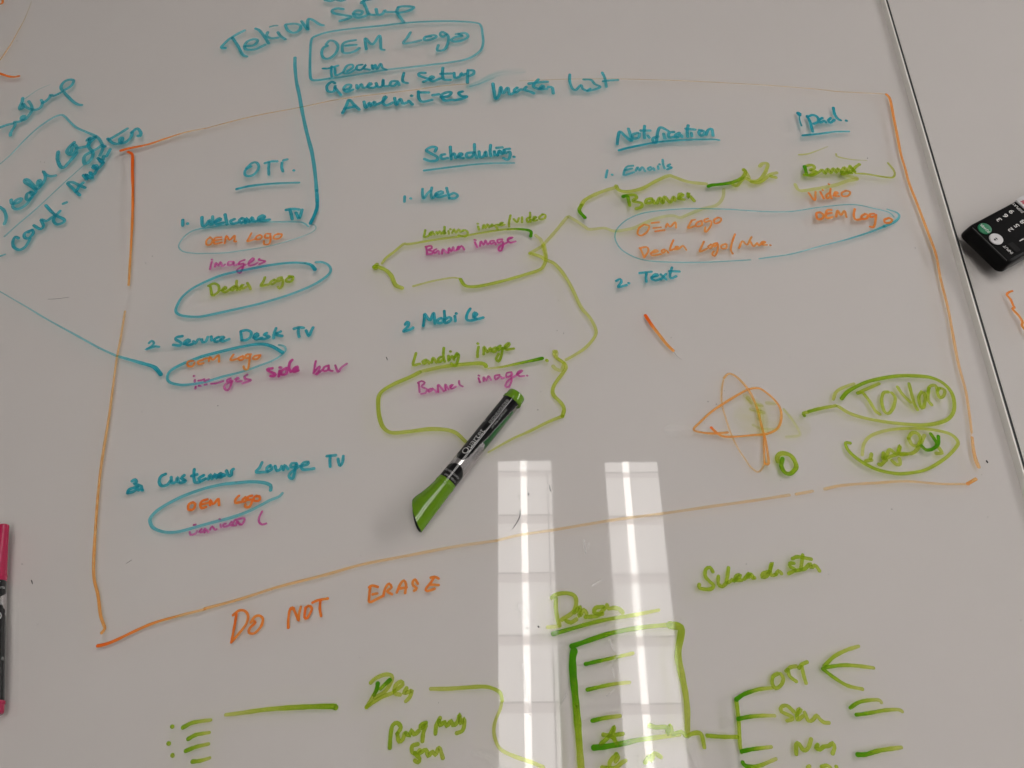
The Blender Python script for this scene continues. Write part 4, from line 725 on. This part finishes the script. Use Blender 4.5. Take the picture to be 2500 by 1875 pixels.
legend('POWER', 0.0036, 612, 700, M_wtxt, b, ZT + 0.0013, 0.8)
b, c = disc('input_button', 800, 898, 0.0058, ZT + 0.0012, M_wbtn)
bm = bmesh.new(); ic = RL(800, 892, ZT + 0.0013)
for pts in (((-0.0016, -0.0004), (0.0016, -0.0004), (0.0016, 0.0004), (-0.0016, 0.0004)), ((-0.0021, 0), (-0.0006, 0.0014), (-0.0006, -0.0014)), ((0.0008, 0.0012), (0.0014, 0.0012), (0.0014, -0.0012), (0.0008, -0.0012))):
    add_prism(bm, [(ic.x + p[0], ic.y + p[1]) for p in pts], ZT + 0.0011, ZT + 0.00135 + 0.00001 * len(pts) * abs(pts[0][0]) * 1000)
from_bm('input_icon', bm, M_letk, b)
face = bpy.data.objects['face_plate']
for d_, x, y in (('1', 1258, 905), ('2', 1062, 722), ('3', 860, 548), ('5', 1170, 655), ('6', 970, 478), ('8', 1275, 585), ('9', 1080, 408), ('4', 1375, 830), ('7', 1480, 760)):
    k = legend(d_, 0.0068, x, y, M_wtxt, rem, xs=1.15); k.name = 'digit_key'
for t_, s_, x, y, m_ in (('INPUT', 0.0038, 1018, 1075, M_wtxt), ('DISPLAY', 0.0036, 1190, 340, M_wtxt)):
    legend(t_, s_, x, y, m_, rem, xs=0.9)
bm = bmesh.new(); c = RL(1122, 1035)
add_prism(bm, [p[:2] for p in rrect(c.x - 0.0028, c.x + 0.0028, c.y - 0.0048, c.y + 0.0048, 0.0006, 0)], ZT, ZT + 0.0004)
sw = from_bm('comment_patch', bm, M_gtxt, rem); sw.name = 'grey_legend_box'
bm = bmesh.new(); c = RL(1330, 268)
loft(bm, [rrect(c.x - 0.0062, c.x + 0.0062, c.y - 0.0075, c.y + 0.0075, 0.003, ZT - 0.0004), rrect(c.x - 0.0062, c.x + 0.0062, c.y - 0.0075, c.y + 0.0075, 0.003, ZT + 0.0012), rrect(c.x - 0.0054, c.x + 0.0054, c.y - 0.0067, c.y + 0.0067, 0.0026, ZT + 0.0018)])
wb = from_bm('white_key', bm, M_wbtn, rem, True)
bm = bmesh.new(); c = RL(1285, 238, ZT + 0.002)
for s in (1, -1):
    dx, dy = 0.0016, 0.0016 * s; px_, py_ = 0.0004, -0.0004 * s
    add_prism(bm, [(c.x - dx - px_, c.y - dy - py_), (c.x + dx - px_, c.y + dy - py_), (c.x + dx + px_, c.y + dy + py_), (c.x - dx + px_, c.y - dy + py_)], ZT + 0.0017, ZT + 0.0020 + 0.00003 * s)
from_bm('cross_mark', bm, M_rtxt, wb)

# ------------------------------------------------------------------ dust and eraser crumbs
SPECKS = [(43,102,2),(233,73,1.6),(373,627,2.6),(357,644,2.4),(100,397,1.6),(110,398,1.6),(241,852,3.4),(348,1007,2.2),(533,992,3.2),(664,887,2),
 (1363,735,2.4),(1065,687,1.8),(1360,809,2.4),(1376,815,2.8),(1313,1002,3.2),(1320,957,1.8),(1728,982,3.4),(1748,988,3.2),(1768,955,2.4),(1763,986,2.4),
 (1638,826,2.6),(1857,1003,2.4),(1927,874,2),(1520,867,1.6),(2117,388,3.6),(2233,607,2.6),(2176,1244,4),(2410,1263,2.6),(2119,1364,2.2),(2022,1403,2.4),
 (2265,1386,2),(2490,1515,3),(56,1378,3.2),(188,1284,2),(881,1357,2.4),(577,1178,4),(879,1605,2),(1286,1534,3.4),(1351,1513,3.2),(1071,1716,3),
 (1290,1207,5.5),(1078,1144,2.2),(1905,1174,2.2),(1646,1429,2.6),(1585,1455,2.2),(1821,1378,3),(94,1525,2),(1303,1516,2),(1282,1509,2.4),(1557,1845,2.6),
 (1548,1846,2.2),(1556,1858,2.2),(1580,1846,2),(1265,1211,2.6),(1268,1216,2),(1345,1197,2.2),(1720,1034,1.6),(1706,1036,2),(1858,1119,1.4),(2308,755,2),(2395,1160,2),(1662,1512,2.2)]
M_dust = principled('dark_dust', (0.02, 0.02, 0.022), 0.8)
bm = bmesh.new()
for i, (x, y, s) in enumerate(SPECKS):
    c = P(x, y); k = (P(x + 1, y) - c).length
    a = random.uniform(0, 6.28); el = random.uniform(1.0, 2.4)
    n = 7; pts = []
    for j in range(n):
        t = 2 * math.pi * j / n; r = s * 0.39 * k * random.uniform(0.6, 1.1)
        X, Y = r * math.cos(t) * el ** 0.5, r * math.sin(t) / el ** 0.5
        pts.append((c.x + X * math.cos(a) - Y * math.sin(a), c.y + X * math.sin(a) + Y * math.cos(a)))
    add_prism(bm, pts, 0.0009, 0.0012)
def fibre(px, wpx):
    pts = catmull([P(x, y) for x, y in px], 0.001); k = (P(px[0][0] + 1, px[0][1]) - P(*px[0])).length * wpx / 2
    rings = []
    for i, p in enumerate(pts):
        t = (pts[min(i + 1, len(pts) - 1)] - pts[max(0, i - 1)]).normalized(); nn = Vector((-t.y, t.x, 0))
        kk = k * (0.5 + 0.5 * math.sin(math.pi * min(1, 0.15 + i / len(pts))))
        rings.append([p + nn * kk + Vector((0, 0, 0.0010)), p + Vector((0, 0, 0.0010 + kk)), p - nn * kk + Vector((0, 0, 0.0010)), p + Vector((0, 0, 0.0008))])
    loft(bm, [[tuple(v) for v in r] for r in rings])
fibre([(1270, 1247), (1269, 1261), (1262, 1276), (1251, 1292)], 1.9)
fibre([(309, 1377), (317, 1372), (324, 1367)], 1.2)
fibre([(78, 1417), (80, 1421), (81, 1427)], 2.6)
fibre([(943, 873), (945, 876), (946, 881)], 2.2)
fibre([(2406, 1125), (2408, 1128), (2410, 1132)], 4.5)
fibre([(1313, 1528), (1315, 1531), (1317, 1533)], 3)
fibre([(1342, 1185), (1343, 1197), (1346, 1201)], 1.4)
fibre([(118, 732), (140, 731), (170, 727)], 1.0)
tag(from_bm('dust', bm, M_dust), 'dark dust specks, eraser crumbs and hairs scattered over the glass', 'dust', kind='stuff')
